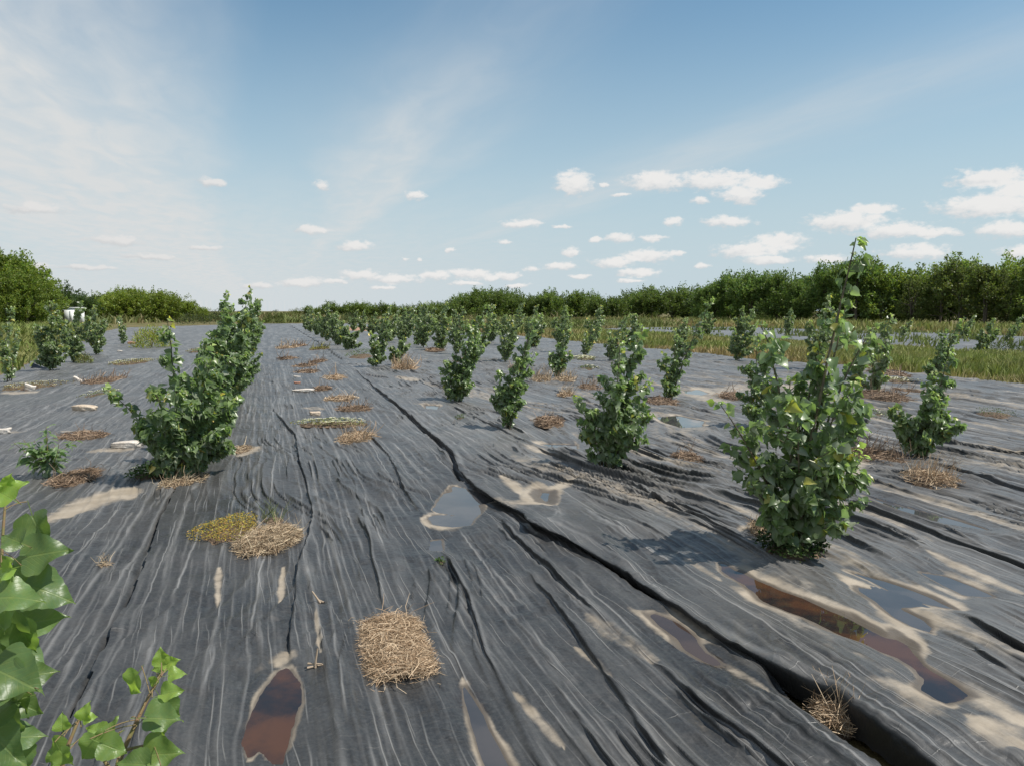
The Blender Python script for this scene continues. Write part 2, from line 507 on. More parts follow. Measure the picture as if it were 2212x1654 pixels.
M_WATER = water_material('murky_water', (0.040, 0.028, 0.023), (0.060, 0.041, 0.032))
M_WATER_RUST = water_material('rusty_water', (0.018, 0.016, 0.017), (0.075, 0.036, 0.020))
M_WATER_GREY = water_material('grey_water', (0.045, 0.046, 0.050), (0.070, 0.066, 0.066))


def stone_material(name, a, b, dark):
    m, g = mat(name)
    tc = g.n('ShaderNodeTexCoord')
    n = g.noise(tc.outputs['Object'], 9, 6, 0.65)
    n2 = g.noise(tc.outputs['Object'], 30, 5, 0.6)
    c = g.mix(g.ramp(n, 0.35, 0.65), a, b)
    c = g.mix(g.ramp(n2, 0.6, 0.72, 0, 0.8), c, dark)
    bp = g.n('ShaderNodeBump', {'Strength': 0.7, 'Distance': 0.02, 'Height': n2})
    p = g.n('ShaderNodeBsdfPrincipled', {'Base Color': c, 'Roughness': 0.9, 'Normal': bp.outputs[0]})
    finish(g, p.outputs[0])
    return m


M_STONE_PALE = stone_material('pale_stone', (0.50, 0.44, 0.37), (0.64, 0.59, 0.53), (0.24, 0.19, 0.15))
M_STONE_TAN = stone_material('tan_stone', (0.42, 0.33, 0.24), (0.55, 0.46, 0.36), (0.26, 0.17, 0.11))
M_STONE_RED = stone_material('red_stone', (0.36, 0.16, 0.10), (0.5, 0.27, 0.18), (0.2, 0.08, 0.05))
M_SHED = stone_material('shed_paint', (0.70, 0.72, 0.70), (0.78, 0.80, 0.78), (0.5, 0.5, 0.47))


def plain(name, col, rough=0.7):
    m, g = mat(name)
    tc = g.n('ShaderNodeTexCoord')
    n = g.noise(tc.outputs['Object'], 12, 3)
    c = g.mix(g.ramp(n, 0.3, 0.7), tuple(x * 0.8 for x in col), col)
    finish(g, g.n('ShaderNodeBsdfPrincipled', {'Base Color': c, 'Roughness': rough}).outputs[0])
    return m


M_PLASTIC = plain('black_scrap', (0.03, 0.03, 0.033), 0.4)
M_DARK = plain('dark_opening', (0.02, 0.03, 0.015), 0.9)
M_TWIG = plain('twig', (0.40, 0.31, 0.22), 0.8)
M_PETAL = plain('pale_petal', (0.72, 0.70, 0.46), 0.6)

# ------------------------------------------------------------------ the sheets
def conv(z, ox, oy, s):
    return [((ox + a / s) / 1.0853, (oy + b / s) / 1.0853) for a, b in z]


PUDDLES = [
    ('long', M_WATER_RUST, conv([(650, 600), (800, 670), (1000, 750), (1330, 880), (1500, 965), (1530, 935), (1660, 1020), (1690, 1080), (1715, 1130), (1850, 1200),
                            (1990, 1300), (1895, 1320), (1820, 1340), (1740, 1310), (1650, 1250), (1660, 1190), (1550, 1090), (1330, 1000), (1150, 930),
                            (980, 850), (850, 795), (740, 710), (650, 640)], 1400, 1050, 2.212),
     'long narrow rust brown puddle below the tall poplar, reaching toward the sandy right corner', 0.16),
    ('fork', M_WATER_GREY, conv([(1340, 715), (1450, 740), (1590, 780), (1660, 820), (1600, 835), (1700, 890), (1750, 935), (1745, 970), (1610, 925), (1560, 890),
                            (1450, 810), (1350, 740)], 1400, 1050, 2.212),
     'grey forked puddle between two folds, just beyond the long rust brown puddle', 0.22),
    ('strip', M_WATER_GREY, conv([(1300, 640), (1500, 690), (1750, 775), (1880, 845), (1700, 812), (1550, 762), (1420, 690)], 1400, 1050, 2.212),
     'thin strip of water in the fold right behind the grey forked puddle', 0.1),
    ('pool', M_WATER_GREY, conv([(1670, 645), (1800, 665), (1950, 720), (2060, 772), (1900, 765), (1780, 705)], 1400, 1050, 2.212),
     'shallow elongated puddle farthest right of the three beside the tall poplar', 0.16),
    ('mauve', M_WATER, conv([(240, 860), (300, 855), (420, 910), (520, 990), (570, 1060), (650, 1120), (640, 1160), (530, 1120), (410, 1050), (380, 990), (300, 930)], 1400, 1050, 2.212),
     'mauve brown tongue shaped puddle left of the big open fold', 0.14),
    ('line', M_WATER_GREY, conv([(1380, 245), (1600, 305), (1820, 362), (2050, 430), (1900, 405), (1750, 380), (1600, 335)], 1400, 1050, 2.212),
     'very thin line of water with green reflections right of the tall poplar', 0.08),
    ('rust', M_WATER_RUST, conv([(1450, 1160), (1510, 1150), (1560, 1230), (1560, 1330), (1520, 1450), (1490, 1560), (1440, 1620), (1390, 1600), (1350, 1570), (1300, 1600),
                            (1270, 1530), (1300, 1420), (1350, 1300), (1400, 1220)], 0, 1050, 2.22),
     'dark oval puddle with a rust red half, nearest to the viewer', 0.025),
    ('wedge', M_WATER_GREY, conv([(858, 1240), (900, 1290), (970, 1390), (990, 1460), (1050, 1560), (1110, 1680), (980, 1680), (930, 1540), (890, 1400), (860, 1300)], 700, 1050, 2.22),
     'narrow wedge of muddy water right of the square straw patch', 0.04),
    ('mirror', M_WATER_GREY, conv([(790, 195), (870, 215), (960, 235), (1040, 270), (970, 290), (975, 320), (900, 400), (800, 415), (700, 400), (665, 365), (700, 350),
                              (800, 350), (705, 325), (730, 260), (780, 225)], 700, 1050, 2.22),
     'round grey puddle with a sandy rim beside the open fold, mirroring the sky', 0.17),
    ('drop', M_WATER_GREY, conv([(690, 485), (740, 478), (752, 532), (678, 532)], 700, 1050, 2.22),
     'tiny square puddle just below the round grey puddle', 0.03),
    ('pocket', M_WATER_GREY, conv([(1240, 222), (1340, 225), (1355, 270), (1350, 312), (1280, 300), (1220, 255)], 700, 1050, 2.22),
     'small grey puddle with a sandy rim between open fold and poplar shadow', 0.26),
    ('back', M_WATER_GREY, conv([(1240, 1385), (1420, 1375), (1650, 1420), (1640, 1470), (1450, 1480), (1300, 1430)], 1200, 600, 3.675),
     'pale puddle in the field behind the two middle poplars, half hidden', 0.3),
    ('glint', M_WATER_GREY, conv([(1480, 1160), (1600, 1150), (1700, 1185), (1620, 1200), (1500, 1185)], 1200, 600, 3.675),
     'pale flat puddle right of the poplar with a leaning branch', 0.5),
    ('slip', M_WATER_GREY, conv([(1790, 1232), (2060, 1235), (2070, 1270), (1900, 1262)], 700, 650, 3.15),
     'pale puddle left behind the poplar with two leaders', 0.25),
    ('foot', M_WATER_GREY, conv([(930, 942), (1040, 948), (1030, 978), (930, 967)], 700, 650, 3.15),
     'small pale puddle at the foot of the slender dense poplar', 0.15),
]
for i, p in enumerate(PUDDLES):
    c = np.mean([gp(*q) for q in p[2]], 0)
    lev = float(c[2]) - 0.004
    poly = np.array([gp(px, py, lev)[:2] for px, py in p[2]])
    PUDDLES[i] = dict(mat=p[1], label=p[3], rim=p[4], lev=lev, poly=poly)


def sdf(poly, X, Y):
    """signed distance to a polygon, negative inside"""
    d = np.full(X.shape, 1e9)
    ins = np.zeros(X.shape, bool)
    n = len(poly)
    for i in range(n):
        ax, ay = poly[i]
        bx, by = poly[(i + 1) % n]
        ex, ey = bx - ax, by - ay
        wx, wy = X - ax, Y - ay
        t = np.clip((wx * ex + wy * ey) / (ex * ex + ey * ey + 1e-12), 0, 1)
        d = np.minimum(d, (wx - ex * t) ** 2 + (wy - ey * t) ** 2)
        cnd = ((ay > Y) != (by > Y)) & (X < (bx - ax) * (Y - ay) / (by - ay + 1e-12) + ax)
        ins ^= cnd
    d = np.sqrt(d)
    return np.where(ins, -d, d)


def line_fold(pts):
    P = np.array([gp(*q) for q in pts])
    o = np.argsort(P[:, 1])
    return P[o, 1], P[o, 0]


GAP_PX = [(690, 742), (745, 785), (830, 850), (900, 905), (985, 980), (1025, 1043), (1120, 1092), (1240, 1142), (1300, 1185), (1373, 1236), (1455, 1290), (1540, 1345),
          (1620, 1400), (1715, 1453), (1800, 1500), (1890, 1563), (2012, 1650), (2150, 1755), (2500, 2020)]
GAP = line_fold(GAP_PX)
SEAM = line_fold([(470, 800), (440, 900), (405, 1030), (350, 1150), (305, 1270), (250, 1390), (185, 1535), (110, 1690), (20, 1880), (-60, 2050)])
# explicit pleats: line, ridge height, width
PLEATS = [
    (line_fold([(590, 880), (645, 945), (665, 1040), (680, 1110), (658, 1190), (645, 1330), (630, 1440), (626, 1654), (600, 1800)]), 0.050, 0.045),
    (line_fold([(792, 930), (847, 985), (867, 1032), (888, 1085), (919, 1130), (945, 1170), (973, 1209), (1022, 1283), (1060, 1416), (1110, 1528), (1163, 1640), (1230, 1780)]), 0.046, 0.06),
    (line_fold([(690, 960), (750, 1010), (770, 1050), (796, 1155), (828, 1259), (841, 1330)]), 0.030, 0.05),
    (line_fold([(1060, 1110), (1130, 1170), (1210, 1240), (1290, 1325), (1400, 1420), (1530, 1520), (1680, 1640), (1800, 1760)]), 0.055, 0.07),
    (line_fold([(1130, 1217), (1190, 1280), (1250, 1360), (1310, 1445), (1390, 1560), (1450, 1654), (1520, 1780)]), 0.035, 0.07),
    (line_fold([(1317, 1020), (1420, 1080), (1520, 1130), (1620, 1170)]), 0.05, 0.06),
    (line_fold([(1880, 1190), (1980, 1265), (2060, 1320), (2211, 1400), (2400, 1500)]), 0.07, 0.07),
    (line_fold([(1500, 955), (1650, 990), (1860, 1100), (2211, 1225), (2500, 1340)]), 0.07, 0.07),
    (line_fold([(2000, 1000), (2211, 1060), (2400, 1110)]), 0.08, 0.10),
    (line_fold([(1900, 925), (2050, 960), (2211, 985), (2400, 1020)]), 0.08, 0.10),
    (line_fold([(1560, 860), (1800, 905), (2000, 935)]), 0.07, 0.09),
    (line_fold([(980, 880), (1100, 935), (1250, 1010)]), 0.05, 0.08),
    (line_fold([(1190, 840), (1300, 880), (1480, 935)]), 0.06, 0.08),
    (line_fold([(1900, 1250), (2050, 1370), (2211, 1470), (2400, 1590)]), 0.045, 0.07),
]
SANDS = []                                                  # dried silt: (x0,y0,x1,y1,half width, strength)
for a, b, wd, st in [((110, 1120), (290, 1055), 0.20, 1.0), ((60, 1140), (150, 1095), 0.14, .8), ((520, 985), (560, 965), 0.12, .9), ((470, 1310), (474, 1225), 0.022, .8),
                     ((608, 1310), (614, 1225), 0.022, .9), ((682, 1320), (696, 1420), 0.02, 1.0), ((1270, 1330), (1420, 1440), 0.06, .5), ((1085, 1030), (1140, 1075), 0.06, 1.0),
                     ((1190, 1060), (1260, 1035), 0.08, .9), ((1640, 1240), (1850, 1340), 0.05, .55), ((1850, 1260), (2000, 1400), 0.05, .9), ((2000, 1450), (2230, 1580), 0.10, .9),
                     ((2100, 1560), (2211, 1620), 0.12, .8), ((1840, 1040), (1870, 970), 0.10, .9), ((1600, 1150), (1660, 1140), 0.08, .8), ((2000, 1190), (2211, 1290), 0.06, .8),
                     ((1640, 830), (1560, 850), 0.5, .7), ((1480, 850), (1560, 870), 0.45, .7), ((1300, 960), (1380, 975), 0.15, .6), ((1180, 895), (1210, 890), 0.2, .6),
                     ((1130, 960), (1190, 985), 0.1, .7), ((1210, 835), (1250, 838), 0.25, .7), ((640, 845), (680, 840), 0.2, .8), ((660, 880), (700, 885), 0.16, .6),
                     ((140, 935), (210, 930), 0.10, .8), ((860, 815), (905, 825), 0.2, .8), ((20, 935), (60, 930), .10, .7), ((190, 975), (290, 973), .10, .7),
                     ((10, 850), (80, 845), .3, .8), ((2100, 975), (2211, 985), .1, .6), ((1450, 770), (1640, 800), .5, .35), ((1480, 1210), (1560, 1260), .03, .6),
                     ((1110, 1500), (1220, 1620), .025, .7), ((1000, 1470), (1008, 1500), .03, .8), ((600, 1440), (620, 1410), .05, .8), ((570, 1480), (540, 1640), .03, .8),
                     ((1240, 1395), (1330, 1470), .03, .6), ((1560, 1430), (1660, 1500), .04, .6), ((1400, 1480), (1600, 1640), .05, .25), ((1850, 1420), (2000, 1500), .05, .4), ((1700, 1180), (1900, 1240), .1, .5)]:
    p, q = gp(*a), gp(*b)
    SANDS.append((p[0], p[1], q[0], q[1], wd, st))

# outline of the big covered area and of the second covered strip (right, beyond the grass)
EDGE_R = gp(2200, 832)[0]
EDGE_R2, EDGE_R3 = gp(2200, 766)[0], gp(2200, 728)[0]
FARL = [gp(-400, 835), gp(-60, 830), gp(45, 800), gp(120, 745), gp(200, 722), gp(262, 708), gp(430, 703), gp(560, 699.5), gp(700, 699)]


def field_height(X, Y):
    """surface height, sideways pull of the pleats, sand, crease and wetness at each point"""
    h0 = H0(X, Y)
    near = sstep(24, 9, Y)
    gx = np.interp(Y, *GAP)
    sg = X - gx
    right = sstep(-0.2, 1.2, sg)
    rough = 0.60 + 0.40 * right
    rough = rough * (0.55 + 0.9 * fbm(X / 1.6, Y / 2.4, 70, 2))
    xm = X + 0.55 * (fbm(X / 3.0, Y / 2.6, 21, 2) - 0.5) * 2 + 0.05 * (fbm(X / .4, Y / .7, 22, 2) - .5)
    # long pleats running down the rows
    n1 = vn(xm * 3.4, Y * 0.22, 31)
    r1 = (1 - np.abs(2 * n1 - 1)) ** 5 * vn(xm * 1.2, Y * .5, 40)
    n2 = vn(xm * 8.0 + 3, Y * 0.42, 32)
    r2 = (1 - np.abs(2 * n2 - 1)) ** 3 * vn(xm * 2.3, Y * .8, 41)
    n3 = vn(xm * 19 + 9, Y * 0.9, 33)
    r3 = (1 - np.abs(2 * n3 - 1)) ** 3 * sstep(.25, .7, vn(xm * 4, Y * 1.4, 42))
    n4 = vn(xm * 30 + 5, Y * 1.1, 34)
    r4 = (1 - np.abs(2 * n4 - 1)) ** 2 * vn(xm * 5, Y * 1.1, 43)
    fold = (0.030 * r1 + 0.042 * r2 * (1 + .25 * right) + 0.034 * r3 + 0.010 * r4 * (.4 + right)) * rough * sstep(60, 18, Y)
    # short cross crumples
    ym = Y + 0.14 * (fbm(X / .35, Y / .5, 51, 2) - 0.5) * 2
    c1 = fbm(X * 3.2, ym * 15, 52, 2)
    cm = sstep(0.32, 0.62, fbm(X / .7, Y / .8, 53, 2)) * (1.1 - 0.7 * right)
    crum = (0.022 * (c1 - 0.5) * cm + 0.022 * (fbm(X * 5.5, Y * 5.5, 55, 3) - 0.5)) * sstep(40, 14, Y)
    h = h0 + fold + crum
    dx = -0.55 * fold
    crease = np.clip(r2 * 1.2 - 0.35, 0, 1) * 0.35
    # long straight creases where the film was folded or pulled taut: thin, low, dusted pale along the top
    for sp, wd0, hh0, sd_, amp in ((0.135, 0.0075, 0.0085, 301, 1.0), (0.31, 0.011, 0.014, 302, 1.0), (0.085, 0.0055, 0.0065, 303, 0.85), (0.062, 0.005, 0.004, 320, 0.6)):
        xq = X + 0.022 * (vn(X * 1.1, Y * 0.9, sd_) - 0.5) * 2 + 0.007 * (vn(X * 3, Y * 3.2, sd_ + 1) - .5)
        kk = np.floor(xq / sp)
        wdd = wd0 * (1 + 0.10 * np.maximum(Y - 4, 0))
        for dk in (-1, 0, 1):
            kq = kk + dk
            ctr = (kq + 0.15 + 0.7 * _h(kq, kq * 0, sd_ + 2)) * sp
            on = sstep(0.46, 0.60, vn(kq * 7.31 + 0.5, Y * (0.30 + .4 * _h(kq, kq * 0, sd_ + 3)) + kq * 3.7, sd_ + 4))
            on = on * (0.35 + 0.65 * vn(kq * 3.3, Y * 5, sd_ + 5))
            e = (xq - ctr) / wdd
            pr = np.exp(-e * e) * on * amp
            h = h + hh0 * np.exp(-np.where(e > 0, e * .45, e * 1.0) ** 2) * on * sstep(30, 8, Y)
            crease = np.maximum(crease, pr * (0.45 + 0.55 * sstep(.35, .6, fbm(X * 1.3, Y * 1.3, sd_ + 6, 2))))
    for (py, px), hh, wd in PLEATS:
        hh, wd = hh * (0.55 if wd < .065 else .52), wd * 0.48
        s = X - np.interp(Y, py, px) - 0.05 * (fbm(Y * 1.1, X * .1, 61, 2) - .5)
        ends = sstep(py[0] - 0.05, py[0] + 0.4, Y) * sstep(py[-1] + 0.1, py[-1] - 0.6, Y)
        hh = hh * (0.45 + 0.8 * vn(Y * 1.4, px[0] * 3 + 0 * Y, 63))
        prof = np.where(s > 0, np.exp(-(s / (wd * 1.15)) ** 2), np.exp(-(s / (wd * 0.45)) ** 2))
        tr = np.exp(-((s + wd * 0.9) / (wd * .55)) ** 2)
        h = h + ends * hh * (prof - 0.35 * tr)
        dx = dx - ends * hh * 0.85 * prof
        crease = np.maximum(crease, ends * 0.5 * np.exp(-((s - wd * .3) / (0.25 * wd)) ** 2) * sstep(.35, .6, fbm(X * 2, Y * 2, 66, 2)))
    sand = 0.16 * sstep(0.55, 0.75, fbm(X / .8, Y / 1.5, 81, 3)) + right * 0.55 * sstep(0.52, 0.70, fbm(xm * 3.6, Y * 0.30, 82, 3)) * sstep(22, 14, Y)
    for x0, y0, x1, y1, wd, st in SANDS:
        m = (X > min(x0, x1) - 4 * wd) & (X < max(x0, x1) + 4 * wd) & (Y > min(y0, y1) - 6 * wd) & (Y < max(y0, y1) + 6 * wd)
        if not m.any():
            continue
        xx, yy = X[m], Y[m]
        ex, ey = x1 - x0, y1 - y0
        t = np.clip(((xx - x0) * ex + (yy - y0) * ey) / (ex * ex + ey * ey + 1e-9), 0, 1)
        d = np.hypot(xx - x0 - ex * t, (yy - y0 - ey * t) * (1.0 if wd < .1 else .6)) / (wd * (0.22 + 0.9 * np.sqrt(np.clip(1 - (2 * t - 1) ** 2, 0, 1))))
        d = d + 1.2 * (fbm(xx * 5 + y0, yy * 2.2, 83, 4) - 0.5)
        v = st * sstep(1.6, 0.1, d)
        sand[m] = np.maximum(sand[m], v)
        h[m] = h[m] - (h[m] - h0[m]) * 0.55 * v
    wet = np.zeros_like(X)
    PK = np.zeros_like(X)
    for P in PUDDLES:
        lo, hi = P['poly'].min(0) - 0.7, P['poly'].max(0) + 0.7
        m = (X > lo[0]) & (X < hi[0]) & (Y > lo[1]) & (Y < hi[1])
        if not m.any():
            continue
        xx, yy = X[m], Y[m]
        d = sdf(P['poly'], xx, yy) + min(1.0, float((hi - lo - 1.4).min()) / .35) * (0.030 * (fbm(xx * 16, yy * 10, 91, 3) - 0.5) + 0.05 * (fbm(xx * 5.5, yy * 3.5, 93, 2) - 0.5))
        k = sstep(0.38, 0.03, d)
        tgt = P['lev'] + np.where(d > 0, 0.10 * d, np.maximum(0.35 * d, -0.045))
        rel = (h[m] - h0[m] - 0.006) * 0.40 * sstep(-0.05, 0.12, d)
        h[m] = h[m] * (1 - k) + (tgt + rel) * k
        dx[m] = dx[m] * (1 - k)
        PK[m] = np.maximum(PK[m], k)
        rim = 0.68 * P['rim'] * np.clip(6.5 * fbm(xx * 4.2 + 3, yy * 0.9, 92, 3) - 2.7, 0.25 if P['rim'] > .15 else .06, 2.0)
        sand[m] = np.maximum(sand[m], 0.95 * sstep(rim * 1.3, 0, np.maximum(d, 0)))
        wet[m] = np.maximum(wet[m], sstep(0.004 + 0.05 * fbm(xx * 4 + 9, yy * 3, 95, 2), 0.002, d))
        crease[m] = crease[m] * (1 - k)
    return h, dx, sand, crease, wet, PK


def gap_profile(Y):
    """how far the big fold stands open at each distance"""
    rows = [(2500, 2020, .08, .03), (2012, 1650, .095, .026), (1800, 1500, .105, .03), (1715, 1453, .06, .06), (1620, 1400, .02, .048), (1373, 1236, .02, .060), (1240, 1142, .03, .13),
            (1120, 1092, .02, .085), (1025, 1043, .05, .06), (985, 980, .015, .032), (900, 905, .02, .04), (830, 850, .02, .03), (745, 785, .02, .02), (690, 742, .02, .012)]
    ys = np.array([gp(r[0], r[1])[1] for r in rows])
    op, hg = np.array([r[2] for r in rows]), np.array([r[3] for r in rows])
    return np.interp(Y, ys, op), np.interp(Y, ys, hg)


def stretch(lo, hi, c0, c1, d, k):
    """line positions: even spacing d between c0 and c1, growing outward"""
    out = list(np.arange(c0, c1, d))
    x, st = c1, d
    while x < hi:
        out.append(x)
        x += d * (1 + k * (x - c1))
    x = c0 - d
    while x > lo:
        out.append(x)
        x -= d * (1 + k * (c0 - x))
    return np.sort(np.array(out))


ys_near = np.concatenate([np.arange(-1.5, 1.2, 0.05), 1.2 * (24.3 / 1.2) ** np.linspace(0, 1, 345)])
xs_near = stretch(-9.0, EDGE_R + 1.0, -1.2, 3.2, 0.0078, 0.5)
GRIDS = [np.meshgrid(xs_near, ys_near)]
rr, aa = np.meshgrid(22 * (150 / 22) ** np.linspace(0, 1, 150), np.linspace(YAW - math.radians(42), YAW + math.radians(42), 520), indexing='ij')
GRIDS.append([rr * np.sin(aa), rr * np.cos(aa)])
GRIDS.append(np.meshgrid(np.arange(EDGE_R2 - 1, EDGE_R3 + 1, 0.16), 3 * (66 / 3) ** np.linspace(0, 1, 240)))
GX, GY, Q, GID, off = [], [], [], [], 0
for gi, (a_, b_) in enumerate(GRIDS):
    I = np.arange(a_.size).reshape(a_.shape) + off
    q_ = np.stack([I[:-1, :-1], I[:-1, 1:], I[1:, 1:], I[1:, :-1]], -1).reshape(-1, 4)
    if gi == 1:
        q_ = q_[:, ::-1]
    GX.append(a_.ravel())
    GY.append(b_.ravel())
    Q.append(q_)
    GID.append(np.full(len(q_), gi))
    off += a_.size
GX, GY, Q, GID = np.concatenate(GX), np.concatenate(GY), np.concatenate(Q), np.concatenate(GID)
NV = len(GX)
HH, DX, SAND, CREASE, WET, PKK = field_height(GX, GY)
GAPX = np.interp(GY, *GAP)
SEAMX = np.interp(GY, *SEAM)
SG, SS = GX - GAPX, GX - SEAMX
OPEN, GH = gap_profile(GY)
seam_on = sstep(SEAM[0][-1], SEAM[0][-1] - 3.0, GY)
# left of the gap the middle sheet sinks into the trough; the right sheet slopes gently up to a lip that leans over it
DUST_SHEEN = np.clip(0.13 + 0.75 * sstep(-0.3, 1.0, SG) + 0.45 * sstep(5, 11, GY), 0, 1)  # dustier right sheet; the rise with distance paints grazing sheen into the colour
lipd = np.maximum(SG, 0)
trough = sstep(26, 12, GY)
keepout = 1 - sstep(0.2, 0.8, PKK)
h_mid = HH - 0.10 * np.clip(GH / .065, .15, 1) * trough * keepout * sstep(-0.12 - OPEN, -0.02 - OPEN, SG) * sstep(0.5, 0.2, SG) + 0.016 * np.exp(-((SG + 0.30) / 0.07) ** 2)
lipn = 0.75 + 0.5 * vn(GY * 2.2, 0 * GY, 101)
wl = 0.20 + 0.16 * vn(GY * 1.3, 0 * GY, 107)
h_right = HH + trough * 0.60 * GH * lipn * np.exp(-np.maximum(lipd - 0.05, 0) / wl) * sstep(0.0, 0.05, lipd) - 0.11 * trough * sstep(0.05, 0.0, lipd)
dx_right = (-2.7 * GH * lipn * sstep(0.0, 0.05, lipd) * np.exp(-np.maximum(lipd - 0.05, 0) / 0.10)) * trough * np.clip(1.2 - 6 * OPEN, .3, 1)
h_midseam = h_mid + (0.022 * np.exp(-np.maximum(SS, 0) / 0.06)) * seam_on
dx_seam = -0.025 * np.exp(-np.maximum(SS, 0) / 0.04) * seam_on
h_left = HH - 0.03 * sstep(-0.08, 0.0, SS)
cr_right = np.maximum(CREASE, 0.7 * np.exp(-((lipd - 0.075) / 0.014) ** 2) * vn(GY * 3, GX * 0, 104))


def fc(a):
    return 0.25 * (a[Q[:, 0]] + a[Q[:, 1]] + a[Q[:, 2]] + a[Q[:, 3]])


fX, fY, fSG, fSS = fc(GX), fc(GY), fc(SG), fc(SS)
fOPEN = fc(OPEN)
farpoly = np.array([(p[0], p[1]) for p in FARL] + [(gp(760, 698.5)[0], gp(760, 698.5)[1]), (EDGE_R, 75), (EDGE_R, 40), (EDGE_R, -1.4), (-8.5, -1.4)])
jag = 0.25 * (fbm(fX * .8, fY * .25, 111, 2) - .5) + 0.14 * (fbm(fX, fY * 1.5, 112, 2) - .5)
sdm = sdf(farpoly, fX, fY)
inmain = (sdm + jag < 0) & (((GID == 0) & (fY < 24.2)) | ((GID == 1) & (fY >= 24.0)))
infar = (GID == 2) & (fX + 2 * jag > EDGE_R2) & (fX + 3 * jag < EDGE_R3)


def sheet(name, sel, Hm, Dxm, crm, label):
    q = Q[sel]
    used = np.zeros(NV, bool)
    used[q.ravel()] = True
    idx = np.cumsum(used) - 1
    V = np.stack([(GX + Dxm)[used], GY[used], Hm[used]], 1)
    a = {'dust_sheen': DUST_SHEEN[used], 'sand': SAND[used], 'crease': crm[used], 'wet': WET[used]}
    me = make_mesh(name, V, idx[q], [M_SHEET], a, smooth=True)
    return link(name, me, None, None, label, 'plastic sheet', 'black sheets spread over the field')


on_right = fSG > 0
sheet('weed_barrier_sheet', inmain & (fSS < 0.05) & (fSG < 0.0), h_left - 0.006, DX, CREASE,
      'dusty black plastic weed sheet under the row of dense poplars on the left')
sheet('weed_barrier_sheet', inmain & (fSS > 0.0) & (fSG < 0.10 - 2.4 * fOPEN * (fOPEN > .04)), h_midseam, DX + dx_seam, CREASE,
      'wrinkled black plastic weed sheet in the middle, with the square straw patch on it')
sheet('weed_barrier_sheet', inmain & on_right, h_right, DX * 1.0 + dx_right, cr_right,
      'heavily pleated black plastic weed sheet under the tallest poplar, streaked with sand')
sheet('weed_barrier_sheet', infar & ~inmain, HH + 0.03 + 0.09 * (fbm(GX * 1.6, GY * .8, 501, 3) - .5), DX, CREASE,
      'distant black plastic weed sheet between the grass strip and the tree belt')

# ground below and around: one wide sheet of soil out to the horizon
gr = np.array([0.01, 1, 2, 3, 4, 6, 8, 12, 18, 25, 35, 50, 70, 100, 140, 200, 300, 500, 900, 1800, 4000])
ga = np.linspace(0, 2 * math.pi, 97)[:-1]
R2, A2 = np.meshgrid(gr, ga, indexing='ij')
gx, gy = R2 * np.sin(A2), R2 * np.cos(A2)
gz = H0(gx, gy) - 0.15
gz = np.where(R2 > 150, -0.06, gz)
ii = np.arange(gx.size).reshape(gx.shape)
jj = np.roll(ii, -1, 1)
gq = np.stack([ii[:-1], jj[:-1], jj[1:], ii[1:]], -1).reshape(-1, 4)
link('ground', make_mesh('ground', np.stack([gx.ravel(), gy.ravel(), gz.ravel()], 1), gq, [M_GROUND], smooth=True), kind='structure')

for P in PUDDLES:
    poly = P['poly']
    lo, hi = poly.min(0) - 0.12, poly.max(0) + 0.12
    c = poly.mean(0)
    st = max(0.015, (hi - lo).max() / 90)
    xs, ys = np.arange(lo[0], hi[0], st), np.arange(lo[1], hi[1], st)
    XX, YY = np.meshgrid(xs, ys)
    d = sdf(poly, XX, YY)
    k = np.arange(XX.size).reshape(XX.shape)
    qq = np.stack([k[:-1, :-1], k[:-1, 1:], k[1:, 1:], k[1:, :-1]], -1).reshape(-1, 4)
    keep = (d.ravel()[qq].min(1) < 0.05)
    qq = qq[keep]
    used = np.unique(qq)
    rm = np.zeros(XX.size, int)
    rm[used] = np.arange(len(used))
    V = np.stack([XX.ravel()[used] - c[0], YY.ravel()[used] - c[1], np.zeros(len(used))], 1)
    link('puddle', make_mesh('puddle', V, rm[qq], [P['mat']], smooth=True), None, None, P['label'], 'puddle', 'puddles on the sheets', (c[0], c[1], P['lev']))


def surf(x, y):
    a = np.array([[float(x)]])
    b = np.array([[float(y)]])
    return float(field_height(a, b)[0][0, 0])


def place(px, py):
    p = gp(px, py)
    return np.array([p[0], p[1], surf(p[0], p[1]) - 0.004])


